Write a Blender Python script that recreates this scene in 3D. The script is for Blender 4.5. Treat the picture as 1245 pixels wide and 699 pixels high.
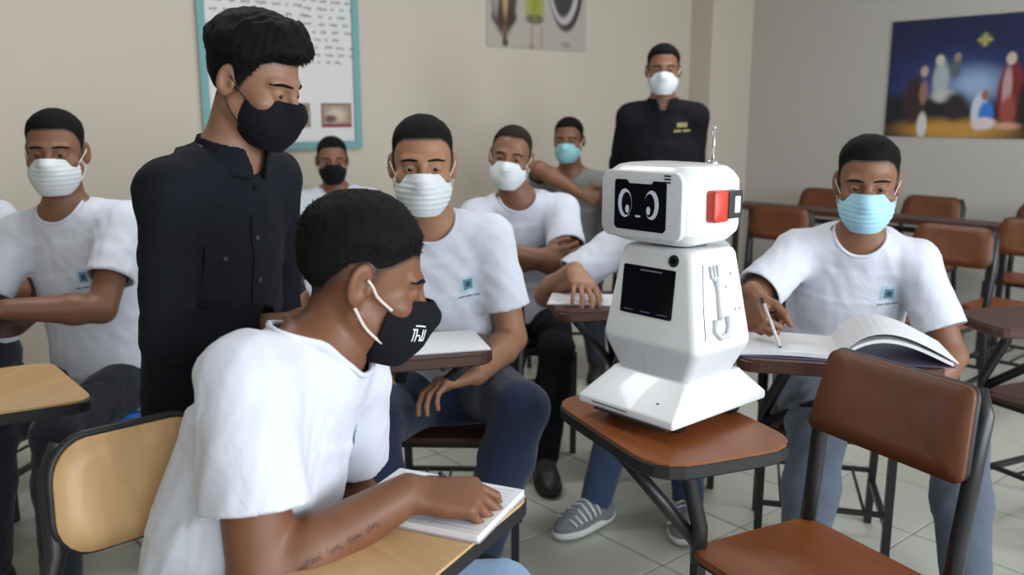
import bpy, bmesh, math, random
import numpy as np
from mathutils import Vector, Matrix
from mathutils.bvhtree import BVHTree

for o in list(bpy.data.objects):
    bpy.data.objects.remove(o, do_unlink=True)
scene = bpy.context.scene
C = scene.collection
PI = math.pi
rng = random.Random(7)

# ------------------------------------------------------------------ camera
cam_d = bpy.data.cameras.new('camera')
cam = bpy.data.objects.new('camera', cam_d)
C.objects.link(cam)
cam.location = (0, 0, 1.38)
cam.rotation_euler = (math.radians(90 - 11.15), 0, 0)
cam_d.sensor_width = 36
cam_d.lens = 36 * 1080 / 1245
cam_d.clip_start = 0.05
cam_d.dof.use_dof = True
cam_d.dof.focus_distance = 1.8
cam_d.dof.aperture_fstop = 3.2
scene.camera = cam

# ------------------------------------------------------------------ light
vs = scene.view_settings
vs.view_transform = 'Standard'
vs.look = 'None'
vs.gamma = 1
vs.use_curve_mapping = False
vs.exposure = -0.10

world = bpy.data.worlds.new('world')
scene.world = world
world.use_nodes = True
bg = world.node_tree.nodes['Background']
bg.inputs[0].default_value = (0.72, 0.84, 1.0, 1)
bg.inputs[1].default_value = 1.0

# room frame: the back wall runs along WU, the side wall along WV
WU = Vector((0.766, 0.643, 0))
WV = Vector((0.643, -0.766, 0))
CORNER = Vector((1.73, 7.26, 0))
def room(u, v, z=0.0):
    """u metres along the back wall from the corner (towards the left), v metres along the side wall (towards the camera)"""
    return CORNER - WU * u + WV * v + Vector((0, 0, z))
ROOM_U, ROOM_V, ROOM_H = 8.6, 7.2, 3.0

def area(name, loc, direction, sx, sy, power, color):
    l = bpy.data.lights.new(name, 'AREA')
    l.shape = 'RECTANGLE'; l.size = sx; l.size_y = sy
    l.energy = power; l.color = color
    o = bpy.data.objects.new(name, l)
    C.objects.link(o)
    o.location = loc
    o.rotation_euler = Vector(direction).to_track_quat('-Z', 'Z').to_euler()
    return o
# daylight entering by the windows of the wall behind the camera on the right
WIN = [(1.2, 2.9), (3.5, 5.2), (5.8, 7.5)]      # spans along the window wall
for (a, b), pw in zip(WIN, (135, 115, 75)):     # last window's power lowered so the foreground is not overexposed
    area('window_daylight', room((a + b) / 2, ROOM_V - 0.03, 1.75), -WV, b - a, 1.5, pw, (0.86, 0.93, 1.0))
# two fluorescent ceiling fittings
LAMPS = [(2.4, 2.2), (4.9, 1.8)]
for u, v in LAMPS:
    area('ceiling_lamp_light', room(u, v, ROOM_H - 0.10), (0, 0, -1), 1.2, 0.3, 26, (0.95, 0.97, 1.0))

# ------------------------------------------------------------------ materials
MATS = {}
def new_mat(name):
    m = bpy.data.materials.new(name)
    m.use_nodes = True
    return m, m.node_tree, m.node_tree.nodes['Principled BSDF']
def lin(c):
    return tuple((x / 12.92 if x <= 0.04045 else ((x + 0.055) / 1.055) ** 2.4) for x in c)
def srgb(r, g, b):
    return lin((r / 255, g / 255, b / 255)) + (1,)
def plain(name, col, rough=0.5, metal=0.0, var=0.06, scale=30, bump=0.0, spec=0.5, sss=0.0, coat=0.0):
    """plain colour with slight procedural mottling"""
    if name in MATS: return MATS[name]
    m, nt, b = new_mat(name)
    n = nt.nodes; l = nt.links
    tc = n.new('ShaderNodeTexCoord')
    nz = n.new('ShaderNodeTexNoise'); nz.inputs['Scale'].default_value = scale; nz.inputs['Detail'].default_value = 4
    l.new(tc.outputs['Object'], nz.inputs['Vector'])
    mx = n.new('ShaderNodeMix'); mx.data_type = 'RGBA'
    lo = tuple(max(0, c * (1 - var)) for c in col[:3]) + (1,)
    hi = tuple(min(1, c * (1 + var)) for c in col[:3]) + (1,)
    mx.inputs[6].default_value = lo; mx.inputs[7].default_value = hi
    l.new(nz.outputs['Fac'], mx.inputs[0])
    l.new(mx.outputs[2], b.inputs['Base Color'])
    b.inputs['Roughness'].default_value = rough
    b.inputs['Metallic'].default_value = metal
    b.inputs['Specular IOR Level'].default_value = spec
    if sss:
        b.inputs['Subsurface Weight'].default_value = sss
        b.inputs['Subsurface Radius'].default_value = (0.01, 0.004, 0.002)
        b.inputs['Subsurface Scale'].default_value = 0.5
    if coat: b.inputs['Coat Weight'].default_value = coat
    if bump:
        bp = n.new('ShaderNodeBump'); bp.inputs['Strength'].default_value = bump; bp.inputs['Distance'].default_value = 0.002
        l.new(nz.outputs['Fac'], bp.inputs['Height']); l.new(bp.outputs['Normal'], b.inputs['Normal'])
    MATS[name] = m
    return m
def wood(name, c1, c2, scale=5.0, rough=0.35, axis=0):
    if name in MATS: return MATS[name]
    m, nt, b = new_mat(name)
    n = nt.nodes; l = nt.links
    tc = n.new('ShaderNodeTexCoord')
    mp = n.new('ShaderNodeMapping')
    s = [26, 26, 26]; s[axis] = 2.0
    mp.inputs['Scale'].default_value = s
    l.new(tc.outputs['Object'], mp.inputs['Vector'])
    nz = n.new('ShaderNodeTexNoise'); nz.inputs['Scale'].default_value = scale * 0.5; nz.inputs['Detail'].default_value = 6; nz.inputs['Distortion'].default_value = 0.6
    l.new(mp.outputs[0], nz.inputs['Vector'])
    cr = n.new('ShaderNodeValToRGB')
    cr.color_ramp.elements[0].position = 0.2; cr.color_ramp.elements[0].color = c1
    cr.color_ramp.elements[1].position = 0.85; cr.color_ramp.elements[1].color = c2
    l.new(nz.outputs['Fac'], cr.inputs[0])
    l.new(cr.outputs[0], b.inputs['Base Color'])
    b.inputs['Roughness'].default_value = rough
    bp = n.new('ShaderNodeBump'); bp.inputs['Strength'].default_value = 0.06; bp.inputs['Distance'].default_value = 0.001
    l.new(nz.outputs['Fac'], bp.inputs['Height']); l.new(bp.outputs['Normal'], b.inputs['Normal'])
    MATS[name] = m
    return m
def cloth(name, col, rough=0.9, weave=900, fold=0.25, var=0.05, sheen=0.15):
    if name in MATS: return MATS[name]
    m, nt, b = new_mat(name)
    n = nt.nodes; l = nt.links
    tc = n.new('ShaderNodeTexCoord')
    n1 = n.new('ShaderNodeTexNoise'); n1.inputs['Scale'].default_value = 8; n1.inputs['Detail'].default_value = 3; n1.inputs['Distortion'].default_value = 1.2
    n2 = n.new('ShaderNodeTexNoise'); n2.inputs['Scale'].default_value = weave; n2.inputs['Detail'].default_value = 1
    l.new(tc.outputs['Object'], n1.inputs['Vector']); l.new(tc.outputs['Object'], n2.inputs['Vector'])
    mx = n.new('ShaderNodeMix'); mx.data_type = 'RGBA'
    mx.inputs[6].default_value = tuple(c * (1 - var) for c in col[:3]) + (1,)
    mx.inputs[7].default_value = tuple(min(1, c * (1 + var)) for c in col[:3]) + (1,)
    l.new(n2.outputs['Fac'], mx.inputs[0]); l.new(mx.outputs[2], b.inputs['Base Color'])
    b.inputs['Roughness'].default_value = rough
    b.inputs['Sheen Weight'].default_value = sheen
    b.inputs['Specular IOR Level'].default_value = 0.2
    bp = n.new('ShaderNodeBump'); bp.inputs['Strength'].default_value = fold; bp.inputs['Distance'].default_value = 0.02
    l.new(n1.outputs['Fac'], bp.inputs['Height']); l.new(bp.outputs['Normal'], b.inputs['Normal'])
    MATS[name] = m
    return m
def skin(name, col):
    """skin with mottling; the attribute 'fade' carries the cropped hair on the scalp, 'lip' the reddish areas"""
    if name in MATS: return MATS[name]
    m, nt, b = new_mat(name)
    n = nt.nodes; l = nt.links
    tc = n.new('ShaderNodeTexCoord')
    nz = n.new('ShaderNodeTexNoise'); nz.inputs['Scale'].default_value = 22; nz.inputs['Detail'].default_value = 5
    l.new(tc.outputs['Object'], nz.inputs['Vector'])
    mx = n.new('ShaderNodeMix'); mx.data_type = 'RGBA'
    mx.inputs[6].default_value = (col[0] * 0.84, col[1] * 0.76, col[2] * 0.70, 1)
    mx.inputs[7].default_value = (min(1, col[0] * 1.14), col[1] * 1.1, col[2] * 1.06, 1)
    l.new(nz.outputs['Fac'], mx.inputs[0])
    at = n.new('ShaderNodeAttribute'); at.attribute_name = 'fade'
    st = n.new('ShaderNodeTexNoise'); st.inputs['Scale'].default_value = 500; st.inputs['Detail'].default_value = 1
    l.new(tc.outputs['Object'], st.inputs['Vector'])
    ma = n.new('ShaderNodeMath'); ma.operation = 'MULTIPLY_ADD'
    l.new(st.outputs['Fac'], ma.inputs[0]); ma.inputs[1].default_value = 0.5; ma.inputs[2].default_value = 0.72
    mm = n.new('ShaderNodeMath'); mm.operation = 'MULTIPLY'; mm.use_clamp = True
    l.new(at.outputs['Fac'], mm.inputs[0]); l.new(ma.outputs[0], mm.inputs[1])
    m2 = n.new('ShaderNodeMix'); m2.data_type = 'RGBA'
    l.new(mm.outputs[0], m2.inputs[0]); l.new(mx.outputs[2], m2.inputs[6]); m2.inputs[7].default_value = (0.012, 0.010, 0.009, 1)
    l.new(m2.outputs[2], b.inputs['Base Color'])
    b.inputs['Roughness'].default_value = 0.48
    b.inputs['Specular IOR Level'].default_value = 0.4
    b.inputs['Subsurface Weight'].default_value = 0.12
    b.inputs['Subsurface Radius'].default_value = (0.012, 0.005, 0.003)
    b.inputs['Subsurface Scale'].default_value = 0.4
    fine = n.new('ShaderNodeTexNoise'); fine.inputs['Scale'].default_value = 260; fine.inputs['Detail'].default_value = 2
    l.new(tc.outputs['Object'], fine.inputs['Vector'])
    bp = n.new('ShaderNodeBump'); bp.inputs['Strength'].default_value = 0.12; bp.inputs['Distance'].default_value = 0.001
    l.new(fine.outputs['Fac'], bp.inputs['Height']); l.new(bp.outputs['Normal'], b.inputs['Normal'])
    MATS[name] = m
    return m
def painted(name, rough=0.6, coat=0.0):
    """flat print: colours come from the mesh's own 'print' colour attribute"""
    if name in MATS: return MATS[name]
    m, nt, b = new_mat(name)
    at = nt.nodes.new('ShaderNodeAttribute'); at.attribute_name = 'print'
    nz = nt.nodes.new('ShaderNodeTexNoise'); nz.inputs['Scale'].default_value = 40
    mx = nt.nodes.new('ShaderNodeMix'); mx.data_type = 'RGBA'; mx.blend_type = 'MULTIPLY'; mx.inputs[0].default_value = 0.15
    nt.links.new(at.outputs['Color'], mx.inputs[6]); nt.links.new(nz.outputs['Color'], mx.inputs[7])
    nt.links.new(mx.outputs[2], b.inputs['Base Color'])
    b.inputs['Roughness'].default_value = rough
    b.inputs['Coat Weight'].default_value = coat
    MATS[name] = m
    return m

# ------------------------------------------------------------------ object helpers
def link(o, parent=None):
    C.objects.link(o)
    if parent is not None: o.parent = parent
    return o
def tag(o, label=None, cat=None, group=None, kind=None):
    if label: o['label'] = label
    if cat: o['category'] = cat
    if group: o['group'] = group
    if kind: o['kind'] = kind
    return o
def thing(name, label, cat, loc=(0, 0, 0), rotz=0.0, group=None):
    o = bpy.data.objects.new(name, None)
    o.empty_display_size = 0.1
    o.location = loc; o.rotation_euler = (0, 0, rotz)
    link(o)
    return tag(o, label, cat, group)
def mesh_np(name, V, F, mat, parent=None, smooth=True, label=None):
    """V (n,3), F (m,4) quads or (m,3) triangles"""
    me = bpy.data.meshes.new(name)
    V = np.asarray(V, dtype=np.float32); F = np.asarray(F, dtype=np.int32)
    k = F.shape[1] if len(F) else 3
    me.vertices.add(len(V)); me.vertices.foreach_set('co', V.ravel())
    me.loops.add(F.size); me.loops.foreach_set('vertex_index', F.ravel())
    me.polygons.add(len(F))
    me.polygons.foreach_set('loop_start', np.arange(0, F.size, k, dtype=np.int32))
    me.polygons.foreach_set('use_smooth', np.full(len(F), smooth, dtype=bool))
    me.update(calc_edges=True); me.validate()
    if mat: me.materials.append(mat)
    o = bpy.data.objects.new(name, me)
    link(o, parent)
    if label: o['label'] = label
    return o

class MB:
    """collects primitive shapes; build() links them as one mesh object"""
    def __init__(self):
        self.v = []; self.f = []; self.smooth = []
    def add(self, vs, fs, smooth=False):
        b = len(self.v)
        self.v += [tuple(p) for p in vs]
        self.f += [tuple(i + b for i in q) for q in fs]
        self.smooth += [smooth] * len(fs)
        return self
    def box(self, c, s, M=None):
        c = Vector(c); hx, hy, hz = s[0] / 2, s[1] / 2, s[2] / 2
        P = [Vector((x, y, z)) for x in (-hx, hx) for y in (-hy, hy) for z in (-hz, hz)]
        if M is not None: P = [M @ p for p in P]
        return self.add([c + p for p in P], [(0, 1, 3, 2), (4, 6, 7, 5), (0, 4, 5, 1), (2, 3, 7, 6), (0, 2, 6, 4), (1, 5, 7, 3)])
    def bar(self, a, b, w, d=None, up=(0, 0, 1)):
        """square tube from a to b"""
        a = Vector(a); b = Vector(b); d = d or w
        t = (b - a).normalized(); u = Vector(up)
        if abs(t.dot(u)) > 0.95: u = Vector((0, 1, 0))
        x = t.cross(u).normalized(); y = x.cross(t)
        P = []
        for e in (a, b):
            for sx, sy in ((-1, -1), (1, -1), (1, 1), (-1, 1)):
                P.append(e + x * sx * w / 2 + y * sy * d / 2)
        return self.add(P, [(0, 3, 2, 1), (4, 5, 6, 7), (0, 1, 5, 4), (1, 2, 6, 5), (2, 3, 7, 6), (3, 0, 4, 7)])
    def tube(self, pts, r, n=8, caps=True, closed=False):
        pts = [Vector(p) for p in pts]
        rs = r if isinstance(r, (list, tuple)) else [r] * len(pts)
        P = []; Fc = []
        prev = None
        for i, p in enumerate(pts):
            if closed: t = (pts[(i + 1) % len(pts)] - pts[i - 1])
            else: t = pts[min(i + 1, len(pts) - 1)] - pts[max(i - 1, 0)]
            t.normalize()
            if prev is None:
                u = Vector((0, 0, 1)) if abs(t.z) < 0.9 else Vector((1, 0, 0))
                x = t.cross(u).normalized()
            else:
                x = (prev - t * prev.dot(t)).normalized()
            prev = x; y = t.cross(x)
            for k in range(n):
                a = 2 * PI * k / n
                P.append(p + (x * math.cos(a) + y * math.sin(a)) * rs[i])
        m = len(pts)
        for i in range(m if closed else m - 1):
            j = (i + 1) % m
            for k in range(n):
                k2 = (k + 1) % n
                Fc.append((i * n + k, i * n + k2, j * n + k2, j * n + k))
        if caps and not closed:
            Fc.append(tuple(range(n - 1, -1, -1))); Fc.append(tuple((m - 1) * n + k for k in range(n)))
        return self.add(P, Fc, True)
    def prism(self, poly, z0, z1, bevel=0.0, M=None, zf=None):
        """extrude a 2d polygon (counter-clockwise); bevel softens top and bottom rims; zf(x,y) adds a height"""
        rings = []
        if bevel:
            cx = sum(p[0] for p in poly) / len(poly); cy = sum(p[1] for p in poly) / len(poly)
            def shrink(b):
                out = []
                n = len(poly)
                for i in range(n):
                    p0 = Vector(poly[i - 1]); p1 = Vector(poly[i]); p2 = Vector(poly[(i + 1) % n])
                    d = (p2 - p0).normalized()
                    nn = Vector((-d.y, d.x))
                    out.append(p1 + nn * b)
                return out
            rings = [(shrink(bevel), z0), (poly, z0 + bevel), (poly, z1 - bevel), (shrink(bevel), z1)]
        else:
            rings = [(poly, z0), (poly, z1)]
        P = []; Fc = []
        n = len(poly)
        for pl, z in rings:
            for p in pl:
                q = Vector((p[0], p[1], z + (zf(p[0], p[1]) if zf else 0)))
                P.append(M @ q if M is not None else q)
        for r in range(len(rings) - 1):
            for i in range(n):
                j = (i + 1) % n
                Fc.append((r * n + i, r * n + j, (r + 1) * n + j, (r + 1) * n + i))
        Fc.append(tuple(range(n - 1, -1, -1))); Fc.append(tuple((len(rings) - 1) * n + i for i in range(n)))
        return self.add(P, Fc)
    def build(self, name, mat, parent=None, label=None):
        me = bpy.data.meshes.new(name)
        me.from_pydata(self.v, [], self.f)
        for p, s in zip(me.polygons, self.smooth): p.use_smooth = s
        me.update()
        if mat: me.materials.append(mat)
        o = bpy.data.objects.new(name, me)
        link(o, parent)
        if label: o['label'] = label
        return o
def rrect(w, h, r, n=6, cx=0, cy=0):
    """rounded rectangle, counter-clockwise; r one radius or four (starting lower right)"""
    rs = r if isinstance(r, (list, tuple)) else [r] * 4
    out = []
    for (sx, sy), a0, rr in (((1, -1), -90, rs[0]), ((1, 1), 0, rs[1]), ((-1, 1), 90, rs[2]), ((-1, -1), 180, rs[3])):
        x = cx + sx * (w / 2 - rr); y = cy + sy * (h / 2 - rr)
        for k in range(n + 1):
            a = math.radians(a0 + 90 * k / n)
            out.append((x + rr * math.cos(a), y + rr * math.sin(a)))
    return out
def yaw_frame(th):
    return np.array((math.sin(th), -math.cos(th), 0.0)), np.array((math.cos(th), math.sin(th), 0.0))

# ------------------------------------------------------------------ distance fields, meshed by surface nets (numpy)
def npv(p): return np.array(p, dtype=np.float64)
def unit(v):
    v = npv(v); return v / (np.linalg.norm(v) + 1e-12)
def smin(a, b, k):
    if k <= 0: return np.minimum(a, b)
    h = np.maximum(k - np.abs(a - b), 0) / k
    return np.minimum(a, b) - h * h * k * 0.25
def p_cap(a, b, ra, rb):
    a = npv(a); b = npv(b); ab = b - a; L2 = float(ab @ ab) + 1e-12
    def fn(x, y, z):
        px, py, pz = x - a[0], y - a[1], z - a[2]
        t = np.clip((px * ab[0] + py * ab[1] + pz * ab[2]) / L2, 0, 1)
        dx = px - t * ab[0]; dy = py - t * ab[1]; dz = pz - t * ab[2]
        return np.sqrt(dx * dx + dy * dy + dz * dz) - (ra + (rb - ra) * t)
    r = max(ra, rb)
    return fn, np.minimum(a, b) - r, np.maximum(a, b) + r
def p_ell(c, r, M=None):
    c = npv(c); r = npv(r)
    M = np.eye(3) if M is None else np.asarray(M)       # columns = axes
    def fn(x, y, z):
        px, py, pz = x - c[0], y - c[1], z - c[2]
        k0 = 0; k1 = 0
        for i in range(3):
            q = px * M[0, i] + py * M[1, i] + pz * M[2, i]
            k0 = k0 + (q / r[i]) ** 2; k1 = k1 + (q / r[i] ** 2) ** 2
        k0 = np.sqrt(k0); k1 = np.sqrt(k1) + 1e-9
        return k0 * (k0 - 1) / k1
    e = np.sqrt(((M * r) ** 2).sum(1))
    return fn, c - e, c + e
def p_loft(secs):
    """secs: (centre, right, forward, half width, half depth)"""
    secs = [(npv(c), npv(r), npv(f), w, d) for c, r, f, w, d in secs]
    def fn(x, y, z):
        best = None
        n = len(secs)
        for i in range(n - 1):
            c0, r0, f0, w0, d0 = secs[i]; c1, r1, f1, w1, d1 = secs[i + 1]
            ab = c1 - c0; L = np.linalg.norm(ab)
            px, py, pz = x - c0[0], y - c0[1], z - c0[2]
            tr = (px * ab[0] + py * ab[1] + pz * ab[2]) / (L * L)
            t = np.clip(tr, 0, 1)
            s = t
            w = w0 + (w1 - w0) * s; d = d0 + (d1 - d0) * s
            qx = px - t * ab[0]; qy = py - t * ab[1]; qz = pz - t * ab[2]
            dr = r1 - r0; df = f1 - f0
            u = np.abs(qx * (r0[0] + t * dr[0]) + qy * (r0[1] + t * dr[1]) + qz * (r0[2] + t * dr[2]))
            v = np.abs(qx * (f0[0] + t * df[0]) + qy * (f0[1] + t * df[1]) + qz * (f0[2] + t * df[2]))
            k0 = np.sqrt((u / w) ** 2 + (v / d) ** 2)
            k1 = np.sqrt((u / (w * w)) ** 2 + (v / (d * d)) ** 2) + 1e-9
            dd = np.where(k0 < 0.3, (k0 - 1) * np.minimum(w, d), k0 * (k0 - 1) / k1)
            dd = np.clip(dd, -0.1, 0.3)
            ax = np.abs(tr - t) * L
            tol = np.where(tr > 1, 0.0 if i == n - 2 else .03, 0.0 if i == 0 else .03)
            ax = np.maximum(ax - tol, 0)
            dd = np.where(ax > 1e-6, np.maximum(np.sqrt(np.maximum(dd, 0) ** 2 + ax ** 2), dd), dd)
            best = dd if best is None else smin(best, dd, .008)
        return best
    cs = np.array([s[0] for s in secs]); m = max(max(s[3], s[4]) for s in secs)
    return fn, cs.min(0) - m, cs.max(0) + m

class Field:
    BIG = 0.07
    def __init__(self): self.ops = []; self.cut = []; self.warp = None; self.caps = []; self.trim = []
    def add(self, prim, k=0.0): self.ops.append(('u', prim, k)); return self
    def sub(self, prim, k=0.0): self.ops.append(('s', prim, k)); return self
    def cutter(self, fn): self.cut.append(fn); return self      # open cut: its cap is removed
    def bounds(self):
        lo = np.min([p[1] for o, p, k in self.ops if o == 'u'], axis=0); hi = np.max([p[2] for o, p, k in self.ops if o == 'u'], axis=0)
        return lo, hi
    def grid(self, lo, hi, h):
        n = np.maximum(np.ceil((hi - lo) / h).astype(int) + 1, 2)
        X = [(lo[i] + h * np.arange(n[i])).astype(np.float32) for i in range(3)]
        D = np.full(tuple(n), self.BIG, np.float32)
        for op, (fn, plo, phi), k in self.ops:
            m = 0.03 + k
            a = [int(np.searchsorted(X[i], plo[i] - m)) for i in range(3)]
            b = [int(np.searchsorted(X[i], phi[i] + m)) for i in range(3)]
            if any(b[i] <= a[i] for i in range(3)): continue
            s = tuple(slice(a[i], b[i]) for i in range(3))
            x = X[0][s[0]][:, None, None]; y = X[1][s[1]][None, :, None]; z = X[2][s[2]][None, None, :]
            d = fn(x, y, z)
            d = np.asarray(d, np.float32)
            if op == 'u': D[s] = smin(D[s], d, k)
            else: D[s] = -smin(-D[s], d, k)
        if self.warp is not None:
            D = D + self.warp(X[0][:, None, None], X[1][None, :, None], X[2][None, None, :])
        return D, X
    def mesh(self, h, lo=None, hi=None, drop=()):
        if lo is None:
            lo, hi = self.bounds(); lo = lo - 2.5 * h - 0.012; hi = hi + 2.5 * h + 0.012
        D, X = self.grid(npv(lo), npv(hi), h)
        Dm = D; cuts = []
        if self.cut:
            D = D.copy()
            for c in self.cut:
                cv = c(X[0][:, None, None], X[1][None, :, None], X[2][None, None, :])
                cuts.append(cv + 0 * D)
                D = np.maximum(D, -cv)
        V, F, cell = surface_nets(D, X, h)
        for tf in self.trim:
            c = tf(V[:, 0], V[:, 1], V[:, 2])
            F = F[c[F].mean(1) > 0]
            V, F = compact(V, F)
            E = np.sort(np.concatenate([F[:, [0, 1]], F[:, [1, 2]], F[:, [2, 3]], F[:, [3, 0]]]), axis=1)
            u_, n_ = np.unique(E, axis=0, return_counts=True)
            bi = np.unique(u_[n_ == 1])
            V = V.copy()
            for _ in range(2):
                P = V[bi]; c = tf(P[:, 0], P[:, 1], P[:, 2])
                g = np.stack([(tf(P[:, 0] + (k == 0) * 1e-4, P[:, 1] + (k == 1) * 1e-4, P[:, 2] + (k == 2) * 1e-4) - c) / 1e-4 for k in range(3)], 1)
                st = -c[:, None] * g / (np.sum(g * g, 1)[:, None] + 1e-6)
                st = np.where(np.abs(c)[:, None] < 2 * h, st, 0)
                V[bi] = P + st
        if len(F) and (cuts or drop or self.caps or self.trim):
            cen = V[F].mean(1)
            keep = np.ones(len(F), bool)
            if cuts:
                g = (cen - npv((X[0][0], X[1][0], X[2][0]))) / h
                dm = trilin(Dm, g)
                for cv in cuts:
                    cc = trilin(cv, g)
                    keep &= ~((np.abs(cc) < 0.75 * h) & (dm < -0.45 * h))
            for axf, capf, other in self.caps:
                c3 = (cen[:, 0], cen[:, 1], cen[:, 2])
                keep &= ~((np.abs(axf(*c3)) < 0.7 * h) & (capf(*c3) < -0.5 * h) & (other(*c3) > 0))
            for blo, bhi in drop:
                inside = np.all((cen > npv(blo) + 1.2 * h) & (cen < npv(bhi) - 1.2 * h), axis=1)
                keep &= ~inside
            F = F[keep]
            V, F = compact(V, F)
            if cuts or self.caps or self.trim: V = smooth_boundary(V, F)
        return V, F
def compact(V, F):
    used = np.unique(F); mp = np.full(len(V), -1); mp[used] = np.arange(len(used))
    return V[used], mp[F]
def trilin(D, g):
    n = np.array(D.shape); i = np.clip(np.floor(g).astype(int), 0, n - 2); f = np.clip(g - i, 0, 1)
    out = 0
    for dx in (0, 1):
        for dy in (0, 1):
            for dz in (0, 1):
                w = (f[:, 0] if dx else 1 - f[:, 0]) * (f[:, 1] if dy else 1 - f[:, 1]) * (f[:, 2] if dz else 1 - f[:, 2])
                out = out + w * D[i[:, 0] + dx, i[:, 1] + dy, i[:, 2] + dz]
    return out
def smooth_boundary(V, F, it=12):
    E = np.concatenate([F[:, [0, 1]], F[:, [1, 2]], F[:, [2, 3]], F[:, [3, 0]]])
    Es = np.sort(E, axis=1)
    u, c = np.unique(Es, axis=0, return_counts=True)
    b = u[c == 1]
    if not len(b): return V
    deg = np.zeros(len(V)); np.add.at(deg, b[:, 0], 1); np.add.at(deg, b[:, 1], 1)
    ok = deg >= 2
    for _ in range(it):
        acc = np.zeros_like(V)
        np.add.at(acc, b[:, 0], V[b[:, 1]]); np.add.at(acc, b[:, 1], V[b[:, 0]])
        V = V.copy()
        V[ok] = 0.5 * V[ok] + 0.5 * acc[ok] / deg[ok][:, None]
    return V
def surface_nets(D, X, h):
    S = D < 0
    n = D.shape
    cnt = np.zeros((n[0] - 1, n[1] - 1, n[2] - 1), np.int8)
    for dx in (0, 1):
        for dy in (0, 1):
            for dz in (0, 1):
                cnt += S[dx:n[0] - 1 + dx, dy:n[1] - 1 + dy, dz:n[2] - 1 + dz]
    idx = np.argwhere((cnt > 0) & (cnt < 8))
    if not len(idx): return np.zeros((0, 3)), np.zeros((0, 4), int), idx
    corners = [(a, b, c) for a in (0, 1) for b in (0, 1) for c in (0, 1)]
    vals = np.stack([D[idx[:, 0] + a, idx[:, 1] + b, idx[:, 2] + c] for a, b, c in corners], 1)
    cp = np.array(corners, float)
    acc = np.zeros((len(idx), 3)); num = np.zeros(len(idx))
    for i in range(8):
        for j in range(i + 1, 8):
            if np.abs(cp[i] - cp[j]).sum() != 1: continue
            a = vals[:, i]; b = vals[:, j]
            m = (a < 0) != (b < 0)
            t = np.where(m, a / np.where(m, a - b, 1), 0)
            acc += np.where(m[:, None], cp[i] + t[:, None] * (cp[j] - cp[i]), 0)
            num += m
    V = npv((X[0][0], X[1][0], X[2][0])) + h * (idx + acc / num[:, None])
    vid = np.full(cnt.shape, -1, np.int64)
    vid[idx[:, 0], idx[:, 1], idx[:, 2]] = np.arange(len(idx))
    quads = []
    for ax in range(3):
        o1, o2 = [(1, 2), (2, 0), (0, 1)][ax]
        a = S; sl0 = [slice(None)] * 3; sl1 = [slice(None)] * 3
        sl0[ax] = slice(0, n[ax] - 1); sl1[ax] = slice(1, n[ax])
        ch = S[tuple(sl0)] != S[tuple(sl1)]
        e = np.argwhere(ch)
        e = e[(e[:, o1] > 0) & (e[:, o2] > 0) & (e[:, o1] < n[o1] - 1) & (e[:, o2] < n[o2] - 1)]
        if not len(e): continue
        def at(d1, d2):
            q = e.copy(); q[:, o1] -= d1; q[:, o2] -= d2
            return vid[q[:, 0], q[:, 1], q[:, 2]]
        q = np.stack([at(1, 1), at(0, 1), at(0, 0), at(1, 0)], 1)
        ins = S[e[:, 0], e[:, 1], e[:, 2]]
        q[~ins] = q[~ins][:, ::-1]
        quads.append(q)
    F = np.concatenate(quads)
    F = F[(F >= 0).all(1)]
    return V, F, idx
def fold_warp(seed, amp, base, wl=(0.05, 0.13), n=5, zdir=0.6):
    r = np.random.RandomState(seed)
    W = []
    for _ in range(n):
        k = r.normal(size=3); k[2] = k[2] * zdir; k = k / np.linalg.norm(k) * 2 * PI / r.uniform(*wl)
        m = r.normal(size=3) * 2 * PI / 0.35
        W.append((k, r.uniform(0, 6.28), m, r.uniform(0, 6.28), r.uniform(0.5, 1.0)))
    def fn(x, y, z):
        x = x - base[0]; y = y - base[1]; z = z - base[2]
        out = 0
        for k, ph, m, ps, a in W:
            s = np.sin(k[0] * x + k[1] * y + k[2] * z + ph + 1.6 * np.sin(m[0] * x + m[1] * y + m[2] * z + ps))
            out = out + a * (np.sqrt(s * s + .04) - 0.6)
        return out * amp / n * 2
    return fn
def sstep(a, b, x):
    t = np.clip((x - a) / (b - a), 0, 1); return t * t * (3 - 2 * t)

# ------------------------------------------------------------------ people
def ik(a, c, l1, l2, pole):
    """middle joint of a two-bone chain from a to c; returns the joint and the (clamped) end"""
    a = npv(a); c = npv(c); d = c - a; L = np.linalg.norm(d)
    Lm = (l1 + l2) * 0.995
    if L > Lm: c = a + d / L * Lm; d = c - a; L = Lm
    x = (l1 * l1 - l2 * l2 + L * L) / (2 * L)
    hgt = math.sqrt(max(l1 * l1 - x * x, 0))
    u = d / L; p = npv(pole); p = p - u * (p @ u); p = unit(p)
    return a + u * x + p * hgt, c
HAND_POSES = {
    'flat': [(14, 14, 8)] * 4,
    'rest': [(28, 30, 18), (26, 32, 20), (30, 34, 22), (34, 34, 22)],
    'spread': [(24, 26, 14), (20, 28, 16), (22, 30, 18), (26, 28, 18)],
    'pen': [(30, 36, 22), (40, 50, 28), (46, 56, 32), (50, 58, 34)],
    'fist': [(70, 85, 50), (74, 88, 50), (76, 90, 50), (78, 88, 50)],
}
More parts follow.
